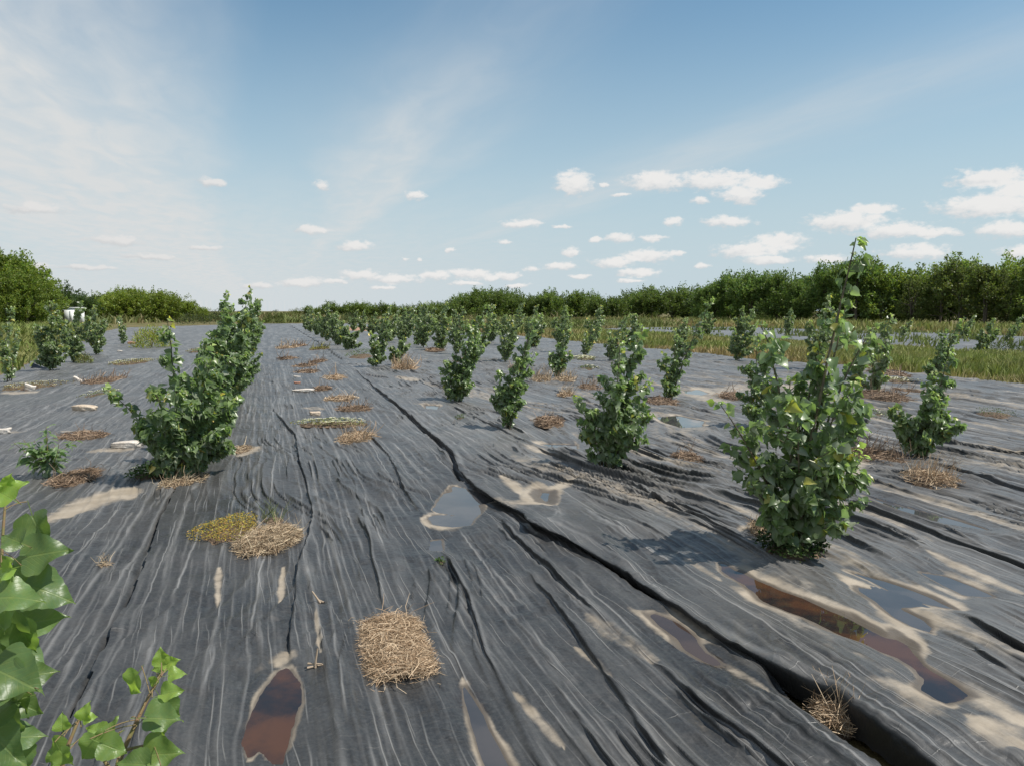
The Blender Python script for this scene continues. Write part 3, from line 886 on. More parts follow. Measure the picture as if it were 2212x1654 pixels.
# ------------------------------------------------------------------ leaves and saplings
def leaf_mesh(name, rng, mats, nu=7, wave=0.0, fold=0.30, curl=0.25):
    """heart to triangle shaped poplar leaf with petiole, blade along +x, unit length, base at origin"""
    t = np.linspace(0, 1, nu)
    prof_t = [0, .03, .10, .2, .33, .5, .68, .85, 1]
    prof_w = [0.05, .37, .52, .57, .55, .45, .29, .11, 0.0]
    td = np.linspace(0, 1, 201)
    wd_ = np.interp(td, prof_t, prof_w)
    for _ in range(60):
        wd_[1:-1] = .25 * wd_[:-2] + .5 * wd_[1:-1] + .25 * wd_[2:]
    w = np.interp(t, td, wd_)
    if nu > 15:
        w = w * (1 + 0.022 * np.sign(np.sin(np.arange(nu) * math.pi / 2 + 0.4)))
    nv = 5 if nu > 8 else 3
    half = np.linspace(0, 1, nv)
    rows, uv = [], []
    for i in range(nu):
        for sgn_v in list(-half[::-1]) + list(half[1:]):
            a = abs(sgn_v)
            x = t[i] - 0.10 * a * (1 - t[i]) ** 3 * 1.5
            yv = sgn_v * w[i]
            z = fold * abs(yv) - curl * t[i] ** 2 + wave * a * math.sin(t[i] * 11 + rng * 3 + (2 if sgn_v > 0 else 0)) * 0.5
            z += 0.06 * math.sin(rng * 7 + t[i] * 5) * sgn_v
            rows.append((x, yv * math.cos(fold), z))
            uv.append((t[i], sgn_v * w[i]))
    m = 2 * nv - 1
    k = np.arange(nu * m).reshape(nu, m)
    q = np.stack([k[:-1, :-1], k[1:, :-1], k[1:, 1:], k[:-1, 1:]], -1).reshape(-1, 4)
    n = len(rows)
    rows += [(-.55, 0, -.06), (-.55, .022, -.06), (0.02, -.018, 0.012), (0.02, .018, 0.012)]
    uv += [(0, 0)] * 4
    q = np.concatenate([q, [[n, n + 2, n + 3, n + 1]]])
    V = np.array(rows)
    return make_mesh(name, V, q, mats, {'tint': np.ones((len(V), 3))}, smooth=True, uv=np.array(uv))


LEAVES = [leaf_mesh('poplar_leaf', r, [M_LEAF], 6, 0.10, f, c) for r, f, c in ((0.1, .32, .22), (0.5, .55, .10), (0.9, .15, .42), (1.4, .42, .55))]
LEAF_ARR = []
for me in LEAVES:
    V = np.empty(len(me.vertices) * 3, np.float32)
    me.vertices.foreach_get('co', V)
    LEAF_ARR.append((V.reshape(-1, 3), np.array([list(p.vertices) for p in me.polygons])))


def frames(tip, nrm):
    """rotation matrices (n,3,3) with columns tip, side, normal"""
    x = tip / np.linalg.norm(tip, axis=1, keepdims=True)
    z = nrm - x * np.sum(nrm * x, 1, keepdims=True)
    z = z / (np.linalg.norm(z, axis=1, keepdims=True) + 1e-9)
    y = np.cross(z, x)
    return np.stack([x, y, z], 2)


def joined_leaves(pos, rot, sc, var, tint, mesh_arr=None, mats=(M_LEAF,), name='foliage'):
    mesh_arr = mesh_arr or LEAF_ARR
    Vs, Fs, Ts, off = [], [], [], 0
    for v in range(len(mesh_arr)):
        m = var == v
        if not m.any():
            continue
        V0, F0 = mesh_arr[v]
        n, k = int(m.sum()), len(V0)
        V = np.einsum('nij,kj->nki', rot[m], V0) * sc[m][:, None, None] + pos[m][:, None, :]
        Vs.append(V.reshape(-1, 3))
        Fs.append((F0[None] + (np.arange(n) * k)[:, None, None]).reshape(-1, F0.shape[1]) + off)
        Ts.append(np.repeat(tint[m], k, 0))
        off += n * k
    return make_mesh(name, np.concatenate(Vs), np.concatenate(Fs), list(mats), {'tint': np.concatenate(Ts)}, smooth=True)


def tubes(paths, radii, sides=5, mats=(M_STEM,), name='stem'):
    Vs, Fs, off = [], [], 0
    for P, r in zip(paths, radii):
        P = np.asarray(P, float)
        n = len(P)
        T = np.gradient(P, axis=0)
        T /= np.linalg.norm(T, axis=1, keepdims=True) + 1e-9
        ref = np.array([0.3, 0.95, 0.1])
        A = np.cross(T, ref)
        A /= np.linalg.norm(A, axis=1, keepdims=True) + 1e-9
        B = np.cross(T, A)
        ang = np.linspace(0, 2 * math.pi, sides + 1)[:-1]
        r = np.asarray(r, float).reshape(-1, 1, 1) * np.ones((n, 1, 1))
        V = P[:, None] + r * (A[:, None] * np.cos(ang)[None, :, None] + B[:, None] * np.sin(ang)[None, :, None])
        k = np.arange(n * sides).reshape(n, sides)
        kn = np.roll(k, -1, 1)
        Fs.append(np.stack([k[:-1], kn[:-1], kn[1:], k[1:]], -1).reshape(-1, 4) + off)
        Vs.append(V.reshape(-1, 3))
        off += n * sides
    return make_mesh(name, np.concatenate(Vs), np.concatenate(Fs), list(mats), smooth=True)


def bez(p0, p1, p2, n=9):
    t = np.linspace(0, 1, n)[:, None]
    return (1 - t) ** 2 * p0 + 2 * t * (1 - t) * p1 + t * t * p2


GREEN_N = {'n': 0}


def coarse_leaf(f, c):
    """the same leaf with fewer faces, for plants farther off"""
    V, t, w = [], [0, .14, .45, 1], [.05, .52, .42, 0.0]
    for ti, wi in zip(t, w):
        for sg_ in (-1, 0, 1):
            V.append((ti - .08 * abs(sg_) * (1 - ti) ** 2, sg_ * wi, f * abs(sg_) * wi - c * ti * ti))
    k = np.arange(12).reshape(4, 3)
    return np.array(V), np.stack([k[:-1, :-1], k[1:, :-1], k[1:, 1:], k[:-1, 1:]], -1).reshape(-1, 4)


MID_LEAF = [coarse_leaf(f, c) for f, c in ((.32, .22), (.55, .10), (.15, .42), (.42, .55))]
FAR_LEAF = [(np.array([[0, 0, 0], [.22, .5, .09], [1, 0, -.2], [.22, -.5, .09]]), np.array([[0, 3, 2, 1]]))]


def sapling(px, py, leaders, nleaf, lsize, seed, label, shoot=0.45, group='young poplars on the sheets', pale=1.0, parts=300, name='poplar_sapling', low=0.08, twiggy=0.0, radius=1.0, bias=1.4):
    """leaders: list of (sideways m, height m, away m) tips measured from the base"""
    rs = np.random.RandomState(seed)
    b = place(px, py)
    nleaf, lsize = int(nleaf * 1.45), lsize * (0.80 if depth_of(b) < 20 else 0.9)
    root = thing(name, label, 'young tree', tuple(b), group)
    sites, dirs, ages = [], [], []
    zup = np.array([0, 0, 1.0])
    wsum = sum(math.hypot(l[0], l[1]) for l in leaders)
    for li, L in enumerate(leaders):
        dxr, hgt, aw = L[:3]
        dens = L[3] if len(L) > 3 else 1.0
        sh = L[4] if len(L) > 4 else shoot
        tip = RT * dxr + FH * aw + zup * hgt
        p0 = RT * rs.uniform(-.05, .05) * radius + FH * rs.uniform(-.05, .05) * radius + zup * -0.02
        p1 = RT * (dxr * 0.35) + FH * aw * 0.45 + zup * hgt * 0.55 + rs.normal(0, 0.03, 3)
        path = bez(p0, p1, tip, 11) + np.cumsum(rs.normal(0, 0.006, (11, 3)), 0)
        paths, radii = [path], [np.linspace(0.0095, 0.0022, 11) * (0.7 + 0.5 * hgt)]
        Lt = math.hypot(dxr, hgt)
        nsh = max(3, int(9 * Lt * sh / 0.45))
        for k in range(nsh):
            t = low + (0.93 - low) * (k + rs.uniform(0, 1)) / nsh
            i = t * 10
            i0 = min(int(i), 9)
            q = path[i0] * (1 - i + i0) + path[i0 + 1] * (i - i0)
            az = rs.uniform(0, 2 * math.pi)
            out = np.array([math.cos(az), math.sin(az), 0])
            out = out + RT * 0.12
            ln = sh * (0.5 + 0.8 * rs.rand()) * (1.0 - 0.72 * t ** 0.8) * min(1.0, 0.35 + t * 4)
            d = out * 0.85 + zup * rs.uniform(0.25, 0.9)
            d /= np.linalg.norm(d)
            e = q + d * ln
            mid = (q + e) / 2 + out * ln * 0.10 - zup * ln * 0.03
            sp = bez(q, mid, e, 6)
            paths.append(sp)
            radii.append(np.linspace(0.0035, 0.0012, 6))
            m = max(2, int(round(nleaf * dens * ln / (wsum * (1 + 1.0)) * 2.6)))
            tt = np.concatenate([rs.uniform(0.08, 1, m), [0.98, 1.0]])
            for u in tt:
                j = min(int(u * 5), 4)
                f = u * 5 - j
                sites.append(sp[j] * (1 - f) + sp[j + 1] * f)
                dirs.append(out * 0.5 + rs.normal(0, .45, 3))
                ages.append(u * 0.7 + 0.12 * t)
        m = int(nleaf * dens * Lt / wsum * 0.42)
        for u in np.concatenate([rs.uniform(low, 1, m), [0.93, 0.96, 0.98, 0.99, 1.0, 1.0]]):
            i = u * 10
            i0 = min(int(i), 9)
            q = path[i0] * (1 - i + i0) + path[i0 + 1] * (i - i0)
            sites.append(q)
            dirs.append(rs.normal(0, 1, 3) + RT * 0.35)
            ages.append(u ** 3)
        link('stem', tubes(paths, radii), root)
    pos, dr, age = np.array(sites), np.array(dirs), np.array(ages)
    n = len(pos)
    dr[:, 2] *= 0.4
    dr /= np.linalg.norm(dr, axis=1, keepdims=True)
    sc = lsize * (0.62 + 0.62 * rs.rand(n)) * (1.0 - 0.42 * np.clip(age, 0, 1) ** 2)
    petd = dr * 0.9 + zup * rs.uniform(-.1, .5, (n, 1))
    p = pos + petd * (0.62 * sc)[:, None]
    tip = dr * 0.75 + RT * 0.35 - zup * rs.uniform(-0.2, 1.2, (n, 1)) + rs.normal(0, .42, (n, 3))
    nrm = zup * rs.uniform(0.1, 1.0, (n, 1)) + dr * 0.55 + rs.normal(0, .62, (n, 3))
    p[:, 2] = np.maximum(p[:, 2], 0.03 + sc * 0.75 * rs.uniform(.6, 1, n))
    rot = frames(tip, nrm)
    var = rs.randint(0, 4, n)
    young = np.clip((age - 0.72) * 3.2, 0, 1) * (rs.rand(n) < 0.75)
    br = rs.uniform(0.72, 1.32, n)
    tint = np.stack([br * (1 + 0.9 * young) * pale, br * (1 + 0.75 * young) * (0.5 + .5 * pale), br * (1 + 0.15 * young) * pale], 1)
    gpick = rs.rand(n) < 0.16
    tint[gpick] = tint[gpick] * np.array([1.45, 1.35, 1.5])
    ypick = rs.rand(n) < 0.03
    tint[ypick] = tint[ypick] * np.array([2.3, 1.6, .8])
    w = p + b
    dist = np.linalg.norm(w - np.array([0, 0, HC]), axis=1)
    order = np.argsort(dist - 2.0 * sc)
    first = order[:parts] if parts else order[:0]
    for i in first:
        M = np.eye(4)
        M[:3, :3] = rot[i] * sc[i]
        M[:3, 3] = p[i]
        o = link('leaf', LEAVES[var[i]], root, col=tuple(tint[i]))
        o.matrix_local = Matrix(M.tolist())
    rest = order[parts:] if parts else order
    if len(rest):
        far_ = depth_of(b) > 24
        link('foliage', joined_leaves(p[rest], rot[rest], sc[rest], var[rest] * (0 if far_ else 1), tint[rest], FAR_LEAF if far_ else (MID_LEAF if depth_of(b) > 6.5 else None)), root, kind='stuff')
    GREEN_N['n'] += n
    return root


# the tall poplar nearest on the right
sapling(1711, 1200, [(0.36, 1.99, 0.0, 1.0, .2), (0.34, 1.60, .12, .5, .24), (-0.22, 1.46, .08, .9, .3), (0.55, 1.42, .18, .9, .34), (0.16, 1.34, .1, .8, .3), (-0.52, 1.0, -.06, .45, .2), (0.27, 1.12, -.22, 1.0, .40),
                     (-0.14, 1.0, -.25, 1.2, .42), (0.05, 1.12, .25, 1.0, .42), (0.34, 0.72, -.1, 1.2, .38), (-0.30, 0.66, .1, 1.2, .36), (0.06, 0.6, -.3, 1.2, .32), (-.42, .80, .05, 1.0, .3), (-.32, .50, -.12, 1.1, .32), (.46, .62, .0, 1.1, .34)],
        860, 0.092, 11, 'tallest poplar sapling, its long bare leader leaning over the horizon beside the rust puddle', parts=300, radius=1.6)
sapling(1312, 1016, [(0.36, 1.46, 0.1, 1.3, .28), (0.10, 1.30, -.05, 1.2, .30), (.24, 1.2, .1, 1.0, .3), (-0.30, 0.72, 0, 1, .32), (0.40, 0.85, 0.0, .8, .3), (0.0, 0.85, -.2, 1.1, .4), (0.12, 0.8, .2, 1.0, .4), (-.12, .6, -.1, 1.2, .36), (.22, .55, -.15, 1.2, .34), (-.34, .5, 0, 1.1, .3), (.42, .55, 0, 1.1, .3)],
        780, 0.090, 12, 'poplar sapling with two leaders casting shade toward the small sandy puddle', parts=300, radius=1.6)
sapling(1095, 928, [(0.42, 1.50, 0, 1.0, .18), (0.30, 1.25, .1, 1.0, .2), (0.10, 0.8, -.05, 1.2, .24), (-0.10, 0.75, .05, 1.2, .22), (.16, .95, -.1, 1.1, .28), (0.0, .5, 0, 1.3, .26), (.38, 1.0, .1, 1.1, .28), (-.16, .55, 0, 1.2, .28)],
        820, 0.080, 13, 'slim wind-bent poplar sapling with small twiggy leaves at its foot', parts=260, radius=1.3)
sapling(985, 868, [(0.55, 1.72, 0.1, 1.0, .24), (0.30, 1.35, -.1, 1.1, .32), (0.12, .85, 0, 1.2, .36), (-0.18, .72, -.1, 1.2, .34), (.35, .8, .1, 1.2, .36), (.4, 1.2, .3, 1, .36), (.48, 1.0, 0, 1.1, .36), (-.24, .5, 0, 1.1, .34)],
        900, 0.088, 14, 'bushy poplar sapling with a rounded foot and a tall bent top, beside the narrow puddle', parts=260, radius=1.5)
# front of the left row: a hedge-like line of plants
sapling(395, 1034, [(-0.06, 1.52, 0, .95, .15), (-.66, 0.84, .0, .9, .20), (0.30, 1.10, .1, 1.0, .42), (-.38, .55, -.1, 1, .32), (.50, .72, .1, 1.1, .42), (.1, .82, -.25, 1.2, .45), (-.15, .8, -.2, 1.1, .45), (.4, .45, -.1, 1.1, .38), (-.2, .45, -.3, 1, .34)],
        1150, 0.094, 15, 'front poplar of the dense left row, one bare-necked leader and a limb reaching left', parts=300, radius=2.0)
sapling(420, 1000, [(.18, 1.22, .1, 1.0, .4), (.42, 1.08, 0, 1.0, .42), (-.05, .95, 0, 1.0, .4), (.30, .7, -.1, 1.1, .45)],
        640, 0.088, 31, 'low poplar wedged between the front and second plants of the dense left row', parts=200, radius=2.0)
sapling(440, 965, [(.26, 1.62, .1, 1.0, .36), (.05, 1.25, 0, 1.2, .5), (.55, 1.35, .1, 1.1, .42), (.35, .8, -.2, 1.2, .5), (-.2, .8, 0, 1, .4)],
        936, 0.088, 16, 'second poplar of the dense left row, closing up behind the front one', parts=240, radius=2.0)
sapling(470, 905, [(.15, 1.86, .1, 1.0, .34), (.55, 1.6, 0, 1.1, .45), (.1, 1.4, .1, 1.2, .5), (.45, 1.0, -.1, 1.2, .5), (-.1, .9, 0, 1.1, .45)],
        936, 0.088, 17, 'third poplar of the dense left row, its paler pointed top just above the horizon', parts=200, radius=2.0)
sapling(492, 860, [(.46, 1.98, .1, 1.0, .34), (.60, 1.75, 0, 1.1, .45), (.15, 1.7, 0, 1.0, .45), (.3, 1.4, .2, 1.2, .5), (.45, 1.0, 0, 1.2, .5)],
        858, 0.088, 18, 'fourth and tallest poplar of the dense left row, topping its right end', parts=160, radius=2.0)
sapling(508, 820, [(.55, 1.85, 0, 1.1, .4), (.35, 1.6, .1, 1.1, .5), (.6, 1.2, 0, 1.2, .55)], 560, 0.09, 19,
        'fifth poplar of the dense left row, mostly hidden by those before it', parts=0, radius=2.0)
sapling(520, 785, [(.6, 1.9, 0, 1.1, .45), (.3, 1.6, .1, 1.1, .55), (.7, 1.3, 0, 1.2, .55)], 520, 0.095, 20,
        'last poplar of the dense left row, against the distant crest of the sheet', parts=0, radius=2.0)
# right of the tall one
sapling(1985, 990, [(.28, 1.16, 0, 1.3, .22), (.16, .95, .1, .9, .24), (-.32, .62, 0, 1.1, .34), (.36, .68, .1, 1.3, .38), (.05, .7, -.15, 1.3, .42), (.24, .5, -.1, 1.4, .36), (-.14, .45, .1, 1.3, .36), (-.26, .36, 0, 1.2, .3), (.34, .38, 0, 1.2, .3)],
        860, 0.084, 21, 'poplar sapling right of the tallest one, a narrow neck above a round lower bush', parts=260, radius=1.5)
sapling(2012, 832, [(.62, 1.42, 0, 1.1, .22), (.35, 1.15, .1, 1.1, .3), (.2, .8, -.1, 1.2, .32), (.5, .9, 0, 1.2, .3)], 460, 0.09, 22,
        'poplar sapling at the edge of the grass strip, leaning right', parts=120)
sapling(1632, 925, [(.02, 1.28, 0, 1, .24), (.22, 1.1, .1, 1, .3), (-.12, .8, 0, 1.1, .32), (.15, .7, -.1, 1.1, .32)], 460, 0.085, 23,
        'poplar sapling half hidden behind the left side of the tallest one', parts=140)
sapling(1442, 863, [(.78, 1.82, 0, .9, .18), (.62, 1.22, .1, .9, .22), (.1, 1.15, 0, 1.1, .3), (-.1, .85, -.1, 1.2, .3), (.2, .8, .1, 1.2, .34), (.05, .5, 0, 1.2, .3)],
        560, 0.088, 24, 'poplar sapling with long branches sweeping right over a brown straw mound', parts=160, radius=1.5)
sapling(1200, 815, [(.30, 1.15, 0, 1.1, .24), (.1, .8, .1, 1.2, .34), (-.12, .6, 0, 1.2, .34), (.3, .6, 0, 1.1, .32)], 420, 0.095, 25,
        'short poplar sapling between two dry grass tufts behind the slim wind-bent one', parts=0)
# weak and far ones
FAR = [(815, 793, .25, 1.42, 1.0, 'rounded poplar sapling left of the dry brown weed clump'), (858, 790, .25, .85, .8, 'low poplar shoot beside the dry brown weed clump'),
       (752, 757, .0, 1.0, 1.5, 'low front bush of the clump of poplars standing by the crest'), (727, 746, .0, 1.5, 1.5, 'middle bush of the clump of poplars standing by the crest'),
       (706, 737, .1, 2.0, 1.4, 'tallest bush of the clump of poplars standing by the crest'),
       (1090, 783, .3, 1.45, 1.0, 'poplar sapling behind the slim wind-bent one, in front of tall grass'), (1262, 769, .7, 1.3, .7, 'narrow leaning poplar sapling standing beside pale flowers'),
       (1318, 781, .6, 1.45, .9, 'poplar sapling behind the one with two leaders'), (985, 766, .3, 1.8, 1.2, 'large far poplar behind the bent bushy one'),
       (949, 757, .3, 1.9, 1.2, 'far poplar second in the cluster of the second row'), (914, 751, .2, 1.9, 1.3, 'far poplar at the left end of the cluster in the second row'),
       (1030, 775, .6, 1.75, 1.0, 'far poplar right of the bent top in the second row'), (1888, 850, .25, 1.45, .8, 'poplar sapling leaning behind the right side of the tallest one'),
       (1845, 835, .5, 1.3, .7, 'sparser poplar sapling near the grass, behind the tallest one'), (110, 800, .15, 1.85, 1.5, 'dense rounded poplar bush at the left, near the weeds'),
       (160, 782, .3, 1.9, 1.5, 'poplar bush just behind the dense rounded one at the left'), (207, 766, .0, 1.8, 1.5, 'poplar bush rightmost of the three at the left edge of the sheet'),
       (20, 826, .15, 1.65, .6, 'thin upright poplar sapling standing at the far left by the white stone'), (267, 743, -.1, 1.35, .6, 'thin pale poplar sapling left of the yellow-green weed bush'),
       (835, 741, .2, 1.9, 1.2, 'far poplar sapling in the middle distance beyond the rounded one'), (868, 735, .2, 1.8, 1.3, 'far poplar bush left of the second-row cluster, seen small'),
       (880, 722, .2, 1.9, 2.2, 'very distant poplar in front of the mid tree belt'), (930, 728, .2, 1.9, 2.0, 'very distant poplar behind the second-row cluster'),
       (1525, 727, .4, 1.5, 1.5, 'small poplar on the distant sheet beyond the grass, leftmost'), (1597, 731, .2, 1.9, 1.6, 'pale small poplar on the distant sheet, left of the tallest leader'),
       (1701, 724, .2, 1.8, 1.4, 'small poplar on the distant sheet behind the tallest leader'), (2122, 764, .4, 1.3, 1.3, 'pale leafy sapling on the distant sheet by the grass edge'),
       (2176, 740, .8, 1.4, .8, 'leaning thin sapling on the distant sheet at the right'), (2082, 735, .6, 1.4, .8, 'small thin sapling on the distant sheet, middle of three'),
       (1950, 732, .5, 1.2, .8, 'tiny sapling on the distant sheet next to bare soil')]
NTH = 'first second third fourth fifth sixth seventh eighth ninth tenth eleventh twelfth'.split()
rsf = np.random.RandomState(5)
for slope, row, ys in ((.229, 'second', (747, 740, 734, 729, 724, 719, 715)), (.138, 'third', (760, 752, 745, 739, 733, 728, 723, 718)), (.108, 'fourth', (800, 782, 768, 757, 748, 740, 733, 727)), (.48, 'nearest long', (730, 724, 718, 713))):
    for k, py in enumerate(ys):
        FAR.append((575 + (py - 672) / slope, py, rsf.uniform(.1, .6), rsf.uniform(1.35, 2.0), rsf.uniform(.9, 1.5), 'small far poplar, ' + NTH[k] + ' of those at the distant end of the ' + row + ' row'))
for i, (px, py, lean, hgt, wd, lab) in enumerate(FAR):
    L = [(lean, hgt, 0, 1, .22 * wd + .1), (lean * .6 + .22 * wd, hgt * .72, .1, 1.1, .3 * wd), (lean * .3 - .25 * wd, hgt * .66, -.1, 1.1, .3 * wd), (.05 * wd, hgt * .5, -.2, 1.2, .34 * wd)]
    sapling(px, py, L, int(300 + 170 * wd), 0.095 + (0.02 if py < 760 else 0), 40 + i, lab, parts=0, pale=1.15)

# ---- branches of a poplar standing just left of the viewer, hanging into the frame
NEAR_LEAVES = [leaf_mesh('poplar_leaf_near', r, [M_LEAF_NEAR], 25, 0.16, f, c) for r, f, c in ((0.2, .25, .18), (0.7, .42, .25), (1.1, .12, .35), (1.7, .36, .12))]


def at(px, py, dep):
    d = ray(px, py)
    return np.array([0, 0, HC]) + d * dep


def near_plant(label, stems, leaves, dep, seed):
    rs = np.random.RandomState(seed)
    base = at(*stems[0][0], dep)
    base[2] = float(H0(base[0], base[1]))
    root = thing('poplar_sapling', label, 'young tree', tuple(base), 'young poplars on the sheets')
    for st in stems:
        P = [at(x, y, dep + 0.03 * k) - base for k, (x, y) in enumerate(st)]
        if st is stems[0] or True:
            P = [np.array([P[0][0] * .3, P[0][1] * .3, 0.0])] + P if P[0][2] > 0.03 else P
        P = np.array(P)
        t = np.linspace(0, len(P) - 1, 6 * len(P))
        Q = np.stack([np.interp(t, np.arange(len(P)), P[:, k]) for k in range(3)], 1)
        for _ in range(5):
            Q[1:-1] = 0.25 * Q[:-2] + 0.5 * Q[1:-1] + 0.25 * Q[2:]
        link('stem', tubes([Q], [np.linspace(0.0085, 0.0024, len(Q))], 7, (M_GREENSTEM,)), root)
    allst = np.concatenate([np.array([at(x, y, dep) - base for x, y in np.stack([np.interp(np.linspace(0, len(s) - 1, 30), np.arange(len(s)), np.array(s)[:, k]) for k in range(2)], 1)]) for s in stems])
    pet = []
    for (px, py, size, ang, tilt, young) in leaves:
        dd = dep + rs.uniform(-.12, .12)
        L = 0.90 * size * dd / F
        a = math.radians(ang)
        tipd = RT * math.cos(a) + UP * math.sin(a) + FW * rs.uniform(-.25, .25)
        nrm = -FW * math.cos(math.radians(tilt)) + np.array([0, 0, 1]) * math.sin(math.radians(tilt)) * 1.0 + RT * rs.uniform(-.35, .45)
        pos = at(px, py, dd) - base - tipd * L * 0.42
        rot = frames(tipd[None], nrm[None])[0]
        M = np.eye(4)
        M[:3, :3] = rot * L
        M[:3, 3] = pos
        br = rs.uniform(.85, 1.2)
        col = (br * (1 + 1.1 * young), br * (1 + 0.95 * young), br * (1 + .1 * young))
        o = link('leaf', NEAR_LEAVES[rs.randint(0, 4)], root, col=col)
        o.matrix_local = Matrix(M.tolist())
        # a stalk from the leaf base to the nearest stem point
        pb = pos - rot[:, 0] * L * .5
        j = np.argmin(np.linalg.norm(allst - pb, axis=1) + 0.5 * np.maximum(allst[:, 2] - pb[2], 0))
        pet.append(bez(allst[j], (allst[j] + pb) / 2 + np.array([0, 0, .01]), pb, 5))
    link('petioles', tubes(pet, [0.0014] * len(pet), 4, (M_GREENSTEM,), 'petioles'), root, kind='stuff')
    return root


k5 = 0.4150


def z5(l):
    return [(x * k5, 967.5 + y * k5, s * k5, a, t, yg) for x, y, s, a, t, yg in l]


near_plant('poplar branch with big glossy leaves hanging in at the left edge, close to the viewer',
           [[(-14, 1900), (-12, 1660), (-4, 1480), (0, 1330), (4, 1180), (12, 1075), (22, 1035)]],
           z5([(75, 205, 130, 35, 20, 1.0), (18, 240, 120, 150, 30, 1.1), (50, 165, 80, 70, 40, 1.2), (200, 425, 200, -60, 35, 0.1), (235, 545, 235, 12, 30, .05), (25, 640, 125, 200, 30, 1.0),
               (30, 600, 110, 30, 20, .9), (255, 745, 250, -18, 45, 0), (80, 770, 240, 5, 55, .1), (160, 900, 300, 20, 40, .15), (130, 990, 220, -75, 25, .1), (110, 1085, 270, -15, 60, 0),
               (85, 1200, 310, -20, 50, 0), (60, 1290, 280, -60, 30, .1), (40, 1430, 230, -70, 30, 0), (30, 1560, 260, -40, 45, 0), (10, 1100, 200, 160, 40, 0), (70, 1640, 230, -80, 20, 0),
               (60, 470, 150, 160, 40, .2), (120, 660, 190, -40, 30, .2), (40, 720, 200, 170, 35, .1), (60, 960, 260, -100, 40, 0), (150, 1180, 240, 15, 45, .1), (110, 1330, 220, -25, 35, .1), (90, 1500, 240, 10, 50, 0), (-10, 1240, 280, 180, 40, 0), (-40, 900, 260, 190, 40, 0), (-30, 1350, 260, 200, 30, 0), (20, 870, 200, -100, 30, .3)]), 2.0, 5)
near_plant('low poplar twig with bright young leaves at the bottom left, close to the viewer',
           [[(248, 1900), (250, 1655), (285, 1580), (315, 1515), (348, 1455), (350, 1405)], [(128, 1900), (130, 1650), (165, 1565), (180, 1530)], [(250, 1660), (262, 1620), (330, 1605)], [(248, 1680), (225, 1640), (205, 1600)]],
           z5([(838, 1085, 95, 95, 20, 1.1), (830, 1135, 95, 200, 30, 1.0), (900, 1112, 75, 20, 30, 1.2), (918, 1172, 90, 10, 60, 1.0), (685, 1232, 150, 240, 15, .8), (890, 1268, 120, 15, 45, .8),
               (875, 1345, 150, -50, 30, .15), (850, 1405, 190, -5, 55, .1), (835, 1455, 130, -85, 15, .6), (845, 1590, 210, 5, 40, .35), (570, 1490, 170, 80, 15, .5), (520, 1550, 170, 215, 30, .7),
               (440, 1370, 95, 80, 30, 1.2), (465, 1400, 70, 10, 40, 1.1), (320, 1425, 90, 100, 30, 1.0), (300, 1590, 170, 215, 30, .6), (690, 1640, 170, 170, 40, .2), (800, 1215, 60, 250, 30, 1.0),
               (590, 1560, 150, -30, 40, .4), (460, 1570, 150, 230, 20, .6), (340, 1610, 120, -60, 30, .6), (500, 1470, 110, 160, 40, .7), (620, 1570, 80, -20, 40, .6)]), 1.9, 6)

# ------------------------------------------------------------------ straw, stones, weeds
def ribbons(n, rs, rx, ry, rz, lmin, lmax, w, upright=0.0, square=False, heap=0.03, cols=((.42, .31, .20), (.20, .125, .07)), lean=None):
    """loose stalks: bent thin ribbons"""
    if square:
        x, y = rs.uniform(-1, 1, n) * rx, rs.uniform(-1, 1, n) * ry
    else:
        r, a = np.sqrt(rs.rand(n)), rs.uniform(0, 2 * math.pi, n)
        x, y = r * np.cos(a) * rx, r * np.sin(a) * ry
    stray = rs.rand(n) < 0.035
    x, y = np.where(stray, x * 1.3, x), np.where(stray, y * 1.3, y)
    fall = np.clip(1 - (x / rx) ** 2 if square else 1 - (x / rx) ** 2 - (y / ry) ** 2, 0, 1)
    z = heap * np.sqrt(fall) * rs.uniform(0.3, 1.15, n) + 0.006
    az = rs.uniform(0, 2 * math.pi, n)
    el = np.where(rs.rand(n) < upright * .55, rs.uniform(.7, 1.5, n), rs.normal(0.06, 0.22, n))
    d = np.stack([np.cos(az) * np.cos(el), np.sin(az) * np.cos(el), np.sin(el)], 1)
    if lean is not None:
        d = d + np.array(lean) * np.abs(d[:, 2:3])
    L = rs.uniform(lmin, lmax, n)
    L = np.where(el > .6, L * 1.25, L)
    side = np.cross(d, rs.normal(0, 1, (n, 3)))
    side /= np.linalg.norm(side, axis=1, keepdims=True)
    p = np.stack([x, y, z], 1)
    bend = rs.normal(0, .14, (n, 3)) * L[:, None]
    a0 = p - d * (L * np.where(el > .6, 0.0, .5))[:, None]
    a2 = a0 + d * L[:, None]
    a1 = (a0 + a2) / 2 + bend
    for q in (a0, a1, a2):
        q[:, 2] = np.maximum(q[:, 2], 0.002)
    sw = side * w
    V = np.stack([a0 - sw, a0 + sw, a1 - sw, a1 + sw, a2 - sw * .5, a2 + sw * .5], 1).reshape(-1, 3)
    o = (np.arange(n) * 6)[:, None]
    Fq = np.concatenate([o + np.array([[0, 1, 3, 2]]), o + np.array([[2, 3, 5, 4]])])
    t = rs.rand(n, 1) ** 1.3
    col = np.array(cols[1]) * (1 - t) + np.array(cols[0]) * t
    col = col * rs.uniform(.7, 1.25, (n, 1))
    return V, Fq, np.repeat(col, 6, 0)


